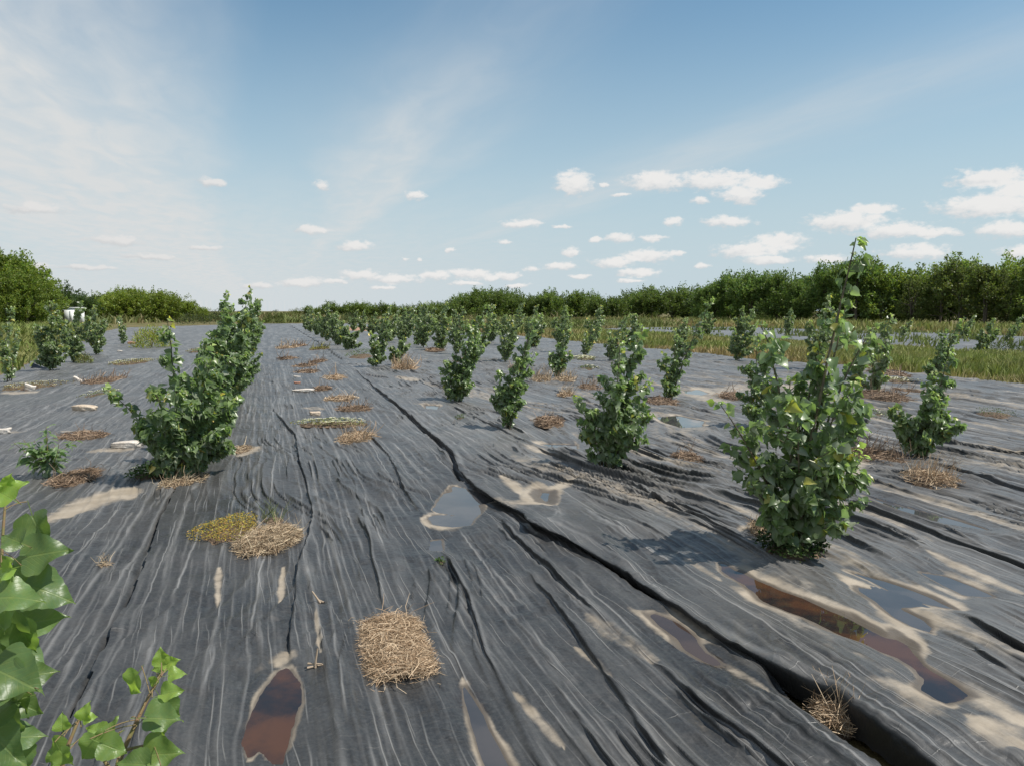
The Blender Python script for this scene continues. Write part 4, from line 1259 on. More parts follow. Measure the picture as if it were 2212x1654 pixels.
def mound_mesh(rx, ry, hgt, rs, square=False, n=16):
    a = np.linspace(0, 2 * math.pi, n + 1)[:-1]
    Vs = [(0, 0, hgt)]
    for f, hh in ((.4, .9), (.75, .6), (1.0, .0), (1.12, -.25)):
        for k in a:
            c, s_ = math.cos(k), math.sin(k)
            if square:
                m = 1 / max(abs(c), abs(s_)) * .96
                c, s_ = c * m, s_ * m
            j = 1 + rs.uniform(-.06, .06)
            Vs.append((c * rx * f * j, s_ * ry * f * j, hgt * hh + (rs.uniform(-.004, .004) if f < 1 else -.012)))
    Fs3 = [(0, 1 + i, 1 + (i + 1) % n) for i in range(n)]
    Fs4 = []
    for r in range(3):
        b0, b1 = 1 + r * n, 1 + (r + 1) * n
        Fs4 += [(b0 + i, b1 + i, b1 + (i + 1) % n, b0 + (i + 1) % n) for i in range(n)]
    return make_mesh('mound', np.array(Vs), [np.array(Fs3), np.array(Fs4)], [M_SOIL], smooth=True)


TAN = ((.60, .47, .32), (.30, .20, .12))
BROWN = ((.36, .26, .175), (.16, .105, .07))
PALE = ((.50, .41, .28), (.30, .21, .13))
GREENY = ((.26, .26, .06), (.14, .12, .04))


def patch_size(px, py, hw, hh):
    p = gp(px, py)
    dep = max(depth_of(p), 1.5)
    rx = hw * dep / F
    ry = abs(np.linalg.norm(gp(px, py - hh)[:2] - gp(px, py + hh)[:2])) / 2
    return p, dep, rx, ry


def straw(px, py, hw, hh, label, cols=BROWN, n=260, upright=0.05, lmax=.16, square=False, name='straw_patch', heap=.035, cat='straw patch', flowers=0, cap=3.0, group='planting holes filled with straw', sink=0.0):
    p, dep, rx, ry = patch_size(px, py, hw, hh)
    if sink:
        p = gp(px, py, float(H0(p[0], p[1])) - sink)
    ry = min(ry, rx * cap)
    seed = int(px * 7 + py) % 9973
    rs = np.random.RandomState(seed)
    z = p[2] if sink else surf(p[0], p[1]) - 0.004
    root = thing(name, label, cat, (p[0], p[1], z), group)
    root.rotation_euler = (0, 0, -YAW if not square else -0.02)
    link('mound', mound_mesh(rx, ry, heap, rs, square), root)
    w = max(0.0012, 0.00032 * dep)
    V, Fq, col = ribbons(n, rs, rx, ry, 0, .06, lmax, w, upright, square, heap + .012, cols, (.25, 0, 0))
    link('straw', make_mesh('straw', V, Fq, [M_STRAW], {'tint': col}), root, kind='stuff')
    if flowers:
        m = flowers
        r, a = np.sqrt(rs.rand(m)), rs.uniform(0, 2 * math.pi, m)
        c = np.stack([r * np.cos(a) * rx * .95, r * np.sin(a) * ry * .95, heap + rs.uniform(.01, .05, m)], 1)
        s_ = max(.010, .0011 * dep)
        tri = np.array([[np.cos(k), np.sin(k), 0.15 * (i % 2)] for i, k in enumerate(np.linspace(0, 2 * math.pi, 7)[:-1])]) * s_
        V = (c[:, None] + tri[None]).reshape(-1, 3)
        o = (np.arange(m) * 6)[:, None]
        Fq = np.concatenate([o + np.array([[0, 1, 2, 3]]), o + np.array([[0, 3, 4, 5]])])
        link('flowers', make_mesh('flowers', V, Fq, [M_PETAL]), root, kind='stuff')
    return root


def groundcover(px, py, hw, hh, label, col=(.13, .15, .035), n=500, flowers=30, hgt=.05, cap=3.0, name='groundcover', leaf=0.02, cat='creeping plant', group='creeping weeds on the sheets'):
    p, dep, rx, ry = patch_size(px, py, hw, hh)
    ry = min(ry, rx * cap)
    rs = np.random.RandomState(int(px * 3 + py * 5) % 9973)
    z = surf(p[0], p[1]) - .004
    root = thing(name, label, cat, (p[0], p[1], z), group)
    root.rotation_euler = (0, 0, -YAW)
    r, a = np.sqrt(rs.rand(n)), rs.uniform(0, 2 * math.pi, n)
    lump = 1 + .35 * np.sin(a * 3 + rs.rand() * 6) * .5
    fall = np.sqrt(1 - r ** 2 * .9)
    c = np.stack([r * np.cos(a) * rx * lump, r * np.sin(a) * ry * lump, hgt * fall * rs.uniform(.3, 1.1, n) + .006], 1)
    tip = rs.normal(0, 1, (n, 3)) * np.array([1, 1, .4])
    nrm = rs.normal(0, .6, (n, 3)) + np.array([0, 0, 1])
    lf = max(leaf, .0016 * dep)
    d4 = np.array([[0, 0, 0], [.5, .28, .05], [1, 0, 0], [.5, -.28, .05]])
    tint = np.array(col) * rs.uniform(.55, 1.6, (n, 1)) * (1 + rs.normal(0, .12, (n, 3)))
    link('foliage', joined_leaves(c, frames(tip, nrm), lf * rs.uniform(.6, 1.3, n), np.zeros(n, int), np.clip(tint, 0.005, 1), [(d4, np.array([[0, 3, 2, 1]]))], (M_GRASS,)), root, kind='stuff')
    link('mound', mound_mesh(rx * .9, ry * .9, hgt * .3, rs), root)
    if flowers:
        m = flowers
        r, a = np.sqrt(rs.rand(m)), rs.uniform(0, 2 * math.pi, m)
        c = np.stack([r * np.cos(a) * rx * .95, r * np.sin(a) * ry * .95, hgt * np.sqrt(1 - .8 * r * r) + rs.uniform(.005, .02, m)], 1)
        s_ = max(.016, .0017 * dep)
        tri = np.array([[np.cos(k), np.sin(k), 0.25 * (i % 2)] for i, k in enumerate(np.linspace(0, 2 * math.pi, 7)[:-1])]) * s_
        V = (c[:, None] + tri[None]).reshape(-1, 3)
        o = (np.arange(m) * 6)[:, None]
        Fq = np.concatenate([o + np.array([[0, 1, 2, 3]]), o + np.array([[0, 3, 4, 5]])])
        link('flowers', make_mesh('flowers', V, Fq, [M_PETAL]), root, kind='stuff')
    return root


straw(855, 1408, 63, 62, 'square patch of matted tan straw in the middle of the nearest sheet', TAN, 6500, .0, .125, True, heap=.045, name='straw_mat')
straw(580, 1172, 62, 30, 'tan straw heap with a yellow-green creeper on its left side', PALE, 2600, .04, .13, heap=.06)
straw(586, 1128, 30, 8, 'thin green grass blades standing behind the tan straw heap', ((.20, .22, .09), (.12, .15, .05)), 46, 1.6, .16, heap=.01, name='grass_tuft', cat='grass tuft', group='creeping weeds on the sheets')
groundcover(492, 1150, 66, 28, 'yellow-green creeping weed spreading left of the tan straw heap', (.33, .25, .055), 2600, 0, .075, leaf=.014)
straw(400, 1040, 38, 16, 'pale straw at the foot of the front poplar of the left row', PALE, 700, .1, .14)
groundcover(345, 1026, 58, 12, 'small green weeds with white flowers at the foot of the front left poplar', (.08, .13, .035), 2200, 22, .12, leaf=.026)
straw(165, 1036, 44, 15, 'dark brown straw mat right of the leafy weed on the left sheet', BROWN, 700, .04, .18, heap=.05)
straw(178, 944, 48, 8, 'flat brown straw strip above the leafy weed on the left sheet', BROWN, 420, .06, .14)
straw(228, 822, 28, 8, 'small brown dry tuft left of the yellow flower strip', BROWN, 320, .35, .22)
straw(770, 948, 38, 12, 'dry grass patch with upright stalks below the flowering strip', TAN, 620, .25, .2)
straw(766, 886, 38, 6, 'long thin brown grass patch above the flowering strip', BROWN, 340, .2, .2)
straw(736, 863, 34, 6, 'flat yellowish dry patch, third up from the flowering strip', TAN, 300, .12, .18)
straw(1186, 921, 30, 9, 'reddish brown straw patch behind the puddle left of the two-leader poplar', BROWN, 420, .04, .16, heap=.05)
straw(1484, 994, 31, 9, 'low brown straw mound between the two nearest right poplars', BROWN, 420, .08, .16, heap=.06)
straw(2010, 1042, 48, 15, 'tan straw tuft with tall upright stalks in front of the right poplar', TAN, 700, .35, .2, heap=.06)
straw(1890, 990, 46, 14, 'wiry brown dry grass tuft left of the right poplar', BROWN, 560, .35, .24, heap=.05)
straw(1428, 872, 36, 8, 'brown straw mound under the poplar with sweeping branches', BROWN, 360, .06, .2, heap=.07)
straw(1222, 821, 22, 6, 'pale dry tuft right of the short poplar sapling', PALE, 280, .45, .25)
straw(1170, 823, 20, 7, 'pale upright dry tuft left of the short poplar sapling', PALE, 280, .5, .28)
straw(1222, 857, 17, 5, 'tiny tan dry tuft in front of the short poplar sapling', TAN, 240, .4, .2)
straw(1274, 840, 22, 6, 'brown dry tuft right of the tiny tan one', BROWN, 280, .3, .22)
straw(1582, 861, 22, 8, 'brown straw clump left behind the tallest poplar', BROWN, 300, .1, .25, heap=.08)
straw(1905, 862, 45, 9, 'wide brown straw drift behind the right side of the tallest poplar', BROWN, 420, .12, .3, heap=.08)
straw(1918, 809, 34, 6, 'dull brown grass at the edge of the grass strip', BROWN, 300, .2, .3, heap=.07)
straw(1962, 850, 22, 5, 'small reddish straw spot between two right poplars', BROWN, 220, .1, .2)
straw(690, 754, 17, 4, 'olive dry tuft near the clump of poplars by the crest', GREENY, 200, .4, .3)
straw(687, 782, 14, 4, 'small rusty straw spot under the olive dry tuft', BROWN, 180, .1, .3)
straw(658, 791, 20, 3, 'thin rusty straw streak, upper of two side by side', BROWN, 180, .1, .3)
straw(664, 805, 22, 3, 'thin rusty straw streak, lower of two side by side', BROWN, 180, .1, .3)
straw(722, 819, 20, 4, 'straw streak below the rounded middle poplar, on the left of the dark seam', TAN, 200, .15, .3)
straw(697, 842, 17, 3, 'rusty straw streak just right of the long white stone', BROWN, 180, .08, .25)
straw(648, 748, 12, 4, 'faint brown tuft at the far crest of the middle sheet', BROWN, 160, .3, .3)
straw(620, 752, 18, 4, 'pinkish dry tuft at the far crest beside the left row', TAN, 180, .4, .4)
straw(622, 775, 18, 3, 'dull straw streak beside the top of the left row', BROWN, 160, .1, .3)
straw(872, 800, 24, 14, 'tall rusty dry weed clump beside the rounded middle poplar', TAN, 480, .75, .4, heap=.05, cap=1.0)
straw(940, 757, 20, 5, 'rusty straw under the second-row cluster', BROWN, 200, .1, .3)
straw(1000, 780, 16, 4, 'rusty straw spot right of the bushy bent poplar', BROWN, 200, .1, .3)
straw(1120, 797, 16, 4, 'rusty straw spot behind the slim bent poplar', BROWN, 200, .1, .3)
straw(1800, 1556, 34, 40, 'curly straw lying inside the open fold at the bottom right', TAN, 900, .12, .15, heap=.05, cap=1.6, sink=.10)
straw(1034, 1047, 11, 10, 'brown straw bits in the upper opening of the long fold', BROWN, 260, .05, .06, heap=.02, sink=.08)
straw(224, 1224, 12, 4, 'tiny stub of dry stalks on the left sheet', PALE, 50, .6, .06, heap=.01)
straw(520, 975, 18, 7, 'pale straw at the right foot of the dense left row', PALE, 200, .08, .14)
straw(1640, 1158, 20, 10, 'pale straw at the left foot of the tallest poplar', PALE, 260, .12, .14)
groundcover(1712, 1200, 70, 20, 'dark grassy weeds around the foot of the tallest poplar', (.05, .08, .024), 1500, 0, .15, leaf=.03)
groundcover(718, 918, 78, 7, 'long strip of yellow-green creeper dotted with white flowers', (.19, .20, .05), 1300, 80, .06)
groundcover(75, 835, 52, 8, 'orange-green creeper around the pale stone at the far left', (.21, .16, .045), 1000, 36, .09)
groundcover(284, 784, 33, 5, 'yellow flowering creeper strip below the yellow-green bush', (.20, .18, .045), 700, 40, .09)
groundcover(218, 852, 24, 6, 'small creeper with a few white flowers left of the dense row', (.15, .16, .04), 400, 16, .08)
groundcover(428, 760, 16, 5, 'creeper tuft left of the last poplars in the dense row', (.17, .15, .04), 300, 14, .14)
groundcover(1260, 776, 28, 4, 'pale flowering creeper near the narrow leaning poplar', (.20, .21, .06), 500, 60, .1)
groundcover(1272, 797, 20, 4, 'green creeper below the pale flowering one', (.11, .14, .035), 340, 6, .08)
groundcover(1885, 899, 42, 7, 'flat green weed mat behind the tallest poplar', (.10, .14, .035), 700, 4, .08)
groundcover(1942, 829, 40, 4, 'thin line of pale flowering creeper near the grass strip', (.22, .20, .06), 500, 40, .08)
groundcover(2150, 903, 34, 7, 'straggling green weed at the right edge of the sheet', (.08, .11, .035), 420, 0, .1)
groundcover(995, 906, 12, 4, 'tiny green weed left of the slim bent poplar', (.09, .13, .035), 200, 0, .08)
groundcover(952, 1217, 9, 6, 'tiny dark green seedling in front of the tiny square puddle', (.06, .10, .03), 60, 0, .03, leaf=.022)
groundcover(780, 772, 26, 6, 'green weed patch left of the rounded middle poplar', (.09, .13, .04), 500, 0, .3)


def weed_bush(px, py, hw, hgt_px, label, col, n=1400, leaf=.05, name='weed_bush', group='weed bushes', cat='bush', fine=True):
    p = gp(px, py)
    dep = depth_of(p)
    rs = np.random.RandomState(int(px + py * 3) % 9973)
    r, H = hw * dep / F, hgt_px * dep / F
    root = thing(name, label, cat, (p[0], p[1], p[2] - .02), group)
    d = rs.normal(0, 1, (n, 3))
    d[:, 2] = np.abs(d[:, 2])
    d /= np.linalg.norm(d, axis=1, keepdims=True)
    rad = rs.uniform(.25, 1, n) ** .5
    lump = 1 + .22 * np.sin(d[:, 0] * 5 + 1) * np.cos(d[:, 1] * 6) + .12 * rs.rand(n)
    c = d * rad[:, None] * lump[:, None] * np.array([r, r, H])
    tip = d * .8 + rs.normal(0, .5, (n, 3)) + np.array([0, 0, .6])
    nrm = rs.normal(0, 1, (n, 3))
    wv = .12 if fine else .3
    d4 = np.array([[0, 0, 0], [.5, wv, .03], [1, 0, -.08], [.5, -wv, .03]])
    lf = max(leaf, .0022 * dep)
    tint = np.array(col) * rs.uniform(.6, 1.5, (n, 1)) * (1 + rs.normal(0, .1, (n, 3)))
    link('foliage', joined_leaves(c, frames(tip, nrm), lf * rs.uniform(.6, 1.4, n), np.zeros(n, int), np.clip(tint, .004, 1), [(d4, np.array([[0, 3, 2, 1]]))], (M_GRASS,)), root, kind='stuff')
    P = [bez(np.zeros(3), np.array([x * .3, y * .3, H * .5]), np.array([x * .8, y * .8, H * .8]), 5) for x, y in rs.uniform(-r, r, (5, 2)) * .7]
    link('stem', tubes(P, [np.linspace(.012, .004, 5)] * 5, 4), root)
    return root


weed_bush(328, 750, 38, 42, 'round yellow-green feathery weed bush on the left sheet', (.30, .33, .06), 2600, .1)
weed_bush(182, 784, 17, 20, 'small olive weed bush in front of the left poplar bushes', (.22, .24, .08), 900, .06)
weed_bush(591, 699, 22, 24, 'round olive weed bush standing alone on the far crest', (.10, .125, .035), 1200, .1)
weed_bush(473, 697, 26, 26, 'dark round weed bush left of the tops of the dense row', (.065, .085, .035), 1200, .1)
weed_bush(418, 700, 34, 24, 'wide grey-green weed bush left of the dark round one', (.085, .105, .045), 1200, .1)
weed_bush(1640, 700, 34, 22, 'round green bush in front of the dark tree belt', (.085, .115, .03), 1200, .12)
weed_bush(1800, 694, 36, 22, 'green bush at the foot of the tree belt behind the tall leader', (.09, .12, .03), 1200, .12)
weed_bush(2170, 762, 42, 26, 'leafy weed clump beside the distant sheet at the right edge', (.10, .13, .035), 900, .09)
weed_bush(640, 690, 24, 20, 'yellow-green weed bush beyond the crest of the middle sheet', (.13, .145, .04), 900, .1)
weed_bush(756, 700, 22, 22, 'grey-green bush beyond the bare red soil', (.085, .11, .045), 900, .1)


def broadleaf_weed():
    p = place(106, 1034)
    rs = np.random.RandomState(77)
    dep = depth_of(p)
    H = 112 * dep / F
    root = thing('leafy_weed', 'leafy green weed with a seed head, beside the dark straw on the left sheet', 'weed', tuple(p), None)
    V = [(0, 0, 0), (.3, .2, .05), (.65, .17, .03), (1, 0, -.12), (.65, -.17, .03), (.3, -.2, .05), (.35, 0, 0), (.7, 0, -.02)]
    me = make_mesh('weed_leaf', np.array(V), [np.array([(0, 6, 1), (0, 5, 6), (7, 3, 2), (7, 4, 3)]), np.array([(1, 6, 7, 2), (5, 4, 7, 6)])], [M_LEAF], {'tint': np.ones((8, 3))}, smooth=True)
    paths, radii = [], []
    tips = [(0, H, 0)] + [(rs.uniform(-1, 1) * .24, H * rs.uniform(.45, .85), rs.uniform(-.2, .2)) for _ in range(9)]
    for i, (a, h, c) in enumerate(tips):
        q0 = np.array([0, 0, 0.05 + .3 * H * rs.rand() if i else 0])
        e = RT * a + FH * c + np.array([0, 0, h])
        path = bez(q0, (q0 + e) / 2 + np.array([0, 0, -.02]) + RT * a * .2, e, 7)
        paths.append(path)
        radii.append(np.linspace(.007 if i == 0 else .004, .002, 7))
        for k in range(26 if i == 0 else 17):
            u = rs.uniform(.2, 1)
            j = min(int(u * 6), 5)
            q = path[j] + (path[j + 1] - path[j]) * (u * 6 - j)
            out = rs.normal(0, 1, 3) * np.array([1, 1, .3])
            L = .15 * (1.2 - .7 * u) * rs.uniform(.7, 1.2)
            rot = frames((out + np.array([0, 0, -.25]))[None], np.array([[0, 0, 1.0]]) + rs.normal(0, .3, (1, 3)))[0]
            M = np.eye(4)
            M[:3, :3] = rot * L
            M[:3, 3] = q + out / np.linalg.norm(out) * .02
            M[2, 3] = max(M[2, 3], .05)
            br = rs.uniform(.95, 1.5)
            o = link('leaf', me, root, col=(br * 1.05, br * 1.05, br * 1.1))
            o.matrix_local = Matrix(M.tolist())
    link('stem', tubes(paths, radii, 5, (M_GREENSTEM,)), root)


broadleaf_weed()


def stone(px, py, hw, hh, label, m, ang=0.0, tilt=0.0, seed=0, name='stone', group='broken stones weighing down the sheets'):
    p = place(px, py)
    dep = depth_of(p)
    rs = np.random.RandomState(seed + int(px))
    sx, sz = hw * dep / F * .85, hh * dep / F * .72
    sy = sx * .45
    n = 9
    g = np.linspace(-1, 1, n)
    V, Fq = [], []
    idx = {}
    for f in range(6):
        for a in g:
            for b in g:
                c = [0, 0, 0]
                c[f // 2] = 1 if f % 2 else -1
                c[(f // 2 + 1) % 3], c[(f // 2 + 2) % 3] = a, b
                k = tuple(np.round(c, 3))
                if k not in idx:
                    idx[k] = len(V)
                    v = np.array(k)
                    v = v / (np.sum(np.abs(v) ** 7) ** (1 / 7))
                    v = v * (1 + .28 * (float(fbm(np.array(v[0] * 2.2 + v[2] + seed * 9), np.array(v[1] * 2.2 + v[2] * 2.1), 401, 3)) - .5)) + rs.normal(0, .022, 3)
                    V.append((v[0] * sx * (1 + .08 * v[2]), v[1] * sy, (v[2] * .5 + .42) * sz * 2 * (1 + .15 * math.sin(v[0] * 2 + seed))))
        for i in range(n - 1):
            for j in range(n - 1):
                ks = []
                for (aa, bb) in ((g[i], g[j]), (g[i + 1], g[j]), (g[i + 1], g[j + 1]), (g[i], g[j + 1])):
                    c = [0, 0, 0]
                    c[f // 2] = 1 if f % 2 else -1
                    c[(f // 2 + 1) % 3], c[(f // 2 + 2) % 3] = aa, bb
                    ks.append(idx[tuple(np.round(c, 3))])
                Fq.append(ks if f % 2 else ks[::-1])
    o = link(name, make_mesh(name, np.array(V), np.array(Fq), [m]), None, None, label, 'stone', group, tuple(p))
    o.rotation_euler = (tilt * .6, tilt, -YAW + ang)
    return o


stone(275, 967, 36, 9, 'long white crumbling stone left of the front poplar of the dense row', M_STONE_PALE, .05, 0, 1)
stone(183, 886, 28, 8, 'tan stone block lying flat alone on the left sheet', M_STONE_TAN, -.05, 0, 2)
stone(165, 824, 10, 6, 'small slanted white stone chip between creeper and brown tuft', M_STONE_PALE, .5, .45, 3)
stone(64, 842, 12, 10, 'pale upright stone sitting in the orange-green creeper', M_STONE_PALE, .3, .2, 4)
stone(4, 938, 20, 9, 'white rounded stone cut off by the left edge of the view', M_STONE_PALE, .1, 0, 5)
stone(680, 897, 13, 6, 'grey-brown stone on the dusty middle sheet above the flowering strip', M_STONE_TAN, .4, .15, 6)
stone(655, 847, 26, 4, 'long thin white stone on the middle sheet', M_STONE_PALE, .0, 0, 7)
stone(284, 743, 9, 3, 'small reddish stone near the thin pale sapling', M_STONE_RED, .0, 0, 8)
stone(259, 760, 6, 2, 'tiny white chip near the reddish stone', M_STONE_PALE, .0, 0, 9)
stone(642, 817, 8, 3, 'small white chip above the long thin white stone', M_STONE_PALE, .0, 0, 10)
stone(642, 829, 8, 3, 'small dark red stone between white chip and long white stone', M_STONE_RED, .0, 0, 11)
stone(1216, 772, 14, 3, 'white scrap beside the pale flowering creeper', M_STONE_PALE, .4, .2, 12)


def twig(pts, label, r=.006, side=(), name='twig'):
    p = place(*pts[0])
    dep = depth_of(p)
    P = []
    for (x, y) in pts:
        d = ray(x, y)
        q = d * (dep / float(np.dot(d, FW))) + np.array([0, 0, HC])
        P.append(q - p)
    P = np.array(P)
    P[0][2] = max(P[0][2], r)
    paths = [P] + [np.array(s) for s in side]
    o = link(name, tubes(paths, [np.linspace(r, r * .6, len(q)) for q in paths], 6, (M_TWIG,), name), None, None, label, 'twig', 'dry twigs on the middle sheet', tuple(p))
    return o


twig([(692, 1303), (684, 1290), (674, 1276)], 'short split dry twig lying above the sandy streak', .007, [[(0.02, 0, .006), (-.01, .05, .01)]])
twig([(681, 1448), (682, 1425), (686, 1400)], 'upright dry twig with crossed stubs left of the square straw patch', .006, [[(-.035, 0, .01), (.035, .01, .012)], [(-.03, .02, .02), (.03, -.01, .024)]])


def scrap():
    p = place(90, 800)
    a = np.linspace(0, 1, 7)
    V = []
    for t in a:
        for k, w in enumerate((0, .5, 1)):
            V.append((t * .75 - .3, w * .16, .02 + .12 * (1 - t) ** 2 * w + .02 * math.sin(t * 9 + k)))
    k = np.arange(21).reshape(7, 3)
    q = np.stack([k[:-1, :-1], k[1:, :-1], k[1:, 1:], k[:-1, 1:]], -1).reshape(-1, 4)
    o = link('plastic_scrap', make_mesh('plastic_scrap', np.array(V), q, [M_PLASTIC], smooth=True), None, None, 'torn flap of black plastic left of the dense rounded poplar bush', 'plastic scrap', None, tuple(p))
    o.rotation_euler = (0, 0, -YAW)


scrap()
# bare reddish soil beyond the sheet
q = gp(777, 711)
rs0 = np.random.RandomState(3)
sm = stone_material('red_soil', (0.30, 0.165, 0.10), (0.36, 0.21, 0.14), (0.2, 0.11, 0.07))
soil_me = mound_mesh(1.9, 7, .10, rs0, n=24)
soil_me.materials.clear()
soil_me.materials.append(sm)
o = link('bare_soil', soil_me, None, None, 'patch of bare reddish soil beyond the clump of poplars', 'soil patch', None, (q[0], q[1], q[2] + .02))

# ------------------------------------------------------------------ grass strips and far weeds
def blades(xy, z, hgt, width, rs, per, cols, spread, lean=.3):
    n = len(xy) * per
    base = np.repeat(np.column_stack([xy, z]), per, 0) + np.column_stack([rs.normal(0, 1, (n, 2)) * np.repeat(spread, per)[:, None], np.zeros(n)])
    h = np.repeat(hgt, per) * rs.uniform(.45, 1.15, n)
    w = np.repeat(width, per)
    az = rs.uniform(0, 2 * math.pi, n)
    ln = rs.normal(0, lean, (n, 2)) + np.array([.12, -.03])
    side = np.column_stack([np.cos(az), np.sin(az), np.zeros(n)]) * w[:, None]
    top = base + np.column_stack([ln * h[:, None], h])
    mid = base + np.column_stack([ln * h[:, None] * .3, h * .55])
    V = np.stack([base - side, base + side, mid + side * .8, mid - side * .8, top], 1).reshape(-1, 3)
    o = (np.arange(n) * 5)[:, None]
    q = o + np.array([[0, 1, 2, 3]])
    t = o + np.array([[3, 2, 4]])
    k = rs.rand(n, 1)
    c = np.repeat(cols, per, 0) * (0.7 + .65 * k)
    return V, [q, t], np.repeat(c, 5, 0)


def strip(name, x0, x1, y0, y1, n, per, hgt, rs, edge_brown=True, kind_label=None, wfac=.0008):
    # more tufts close by, fewer far away
    u = rs.rand(n)
    Y = y0 * (y1 / y0) ** u if y0 > 0 else rs.uniform(y0, y1, n)
    X = rs.uniform(x0, x1, n) + .15 * rs.normal(0, 1, n)
    keep = fbm(X / 1.8, Y / 4, 131, 2) + .30 * rs.rand(n) > .42
    X, Y = X[keep], Y[keep]
    n = len(X)
    dep = np.hypot(X, Y)
    z = H0(X, Y) - .10
    e = np.minimum((X - x0), (x1 - X)) / (x1 - x0)
    dry = np.clip(fbm(X / 2.2, Y / 6, 132, 3) * 1.5 - .50 + (.85 * sstep(.16, .0, (X - x0) / (x1 - x0)) if edge_brown else 0), 0, 1)[:, None]
    g = np.array([.24, .275, .085]) * (1 + .25 * (fbm(X, Y / 3, 133, 2)[:, None] - .5))
    b = np.array([.38, .29, .15])
    cols = g * (1 - dry) + b * dry
    hg = hgt * (.55 + .9 * fbm(X / 2.5, Y / 6, 134, 2)) * (0.65 + .35 * sstep(0, .2, e))
    V, F_, c = blades(np.column_stack([X, Y]), z, hg, np.maximum(.004, wfac * dep), rs, per, cols, .05 + .0022 * dep)
    link(name, make_mesh(name, V, F_, [M_GRASS], {'tint': c}), kind='stuff')


rsg = np.random.RandomState(8)
strip('grass', EDGE_R + .1, EDGE_R2 + .3, 4.0, 95, 12000, 9, .38, rsg, wfac=.00095)
strip('grass', EDGE_R3 - .3, EDGE_R3 + 26, 6, 160, 5200, 8, .75, rsg, wfac=.0011)


def weeds(name, n, poly_px, hmin, hmax, rs, per=10, green=(.165, .195, .065), tan=(.27, .225, .115)):
    """weedy cover over an area given by corners on the ground"""
    P = np.array([gp(*c)[:2] for c in poly_px])
    out = []
    tri = [(0, 1, 2), (0, 2, 3)]
    ar = [abs(np.cross(P[b] - P[a], P[c] - P[a])) for a, b, c in tri]
    for (a, b, c), A in zip(tri, ar):
        m = int(n * A / sum(ar))
        u, v = rs.rand(2, m)
        s_ = u + v > 1
        u[s_], v[s_] = 1 - u[s_], 1 - v[s_]
        out.append(P[a] + u[:, None] * (P[b] - P[a]) + v[:, None] * (P[c] - P[a]))
    xy = np.concatenate(out)
    dep = np.hypot(xy[:, 0], xy[:, 1])
    k = fbm(xy[:, 0] / 5, xy[:, 1] / 9, 141, 3)
    hg = hmin + (hmax - hmin) * sstep(.3, .75, k) * rs.uniform(.6, 1.2, len(xy))
    t = sstep(.45, .7, fbm(xy[:, 0] / 3.5, xy[:, 1] / 8, 142, 3))[:, None]
    cols = np.array(green) * (1 - t) + np.array(tan) * t
    V, F_, c = blades(xy, H0(xy[:, 0], xy[:, 1]) - .08, hg, .0010 * dep, rs, per, cols, .08 + .004 * dep, .45)
    link(name, make_mesh(name, V, F_, [M_GRASS], {'tint': c}), kind='stuff')


weeds('weeds', 3200, [(40, 800), (-500, 838), (-300, 700), (230, 704)], .25, .75, rsg, 10, (.20, .245, .07), (.25, .24, .09))
weeds('weeds', 3400, [(150, 703), (-700, 706), (-300, 680.5), (820, 680.5)], .4, 1.5, rsg, 9)
weeds('weeds', 2900, [(560, 697), (420, 686), (900, 681), (1560, 697)], .3, 1.3, rsg, 9)
for x0_, x1_, y0_, y1_ in ((EDGE_R2 + 1, EDGE_R3, 12.0, 60.0),):
    m_ = 520
    xy_ = np.column_stack([rsg.uniform(x0_, x1_, m_), 12 * 5 ** rsg.rand(m_)])
    k_ = fbm(xy_[:, 0] / 3, xy_[:, 1] / 5, 151, 2)
    xy_ = xy_[k_ > .5]
    dp_ = np.hypot(xy_[:, 0], xy_[:, 1])
    V_, F_, c_ = blades(xy_, 0 * dp_, rsg.uniform(.2, .6, len(dp_)), .001 * dp_, rsg, 12, np.tile([.17, .20, .07], (len(dp_), 1)), .25 + 0 * dp_, .5)
    link('weeds', make_mesh('weeds', V_, F_, [M_GRASS], {'tint': c_}), kind='stuff')
weeds('weeds', 2600, [(1090, 724), (880, 710), (1000, 692), (1560, 697)], .4, .9, rsg, 9)

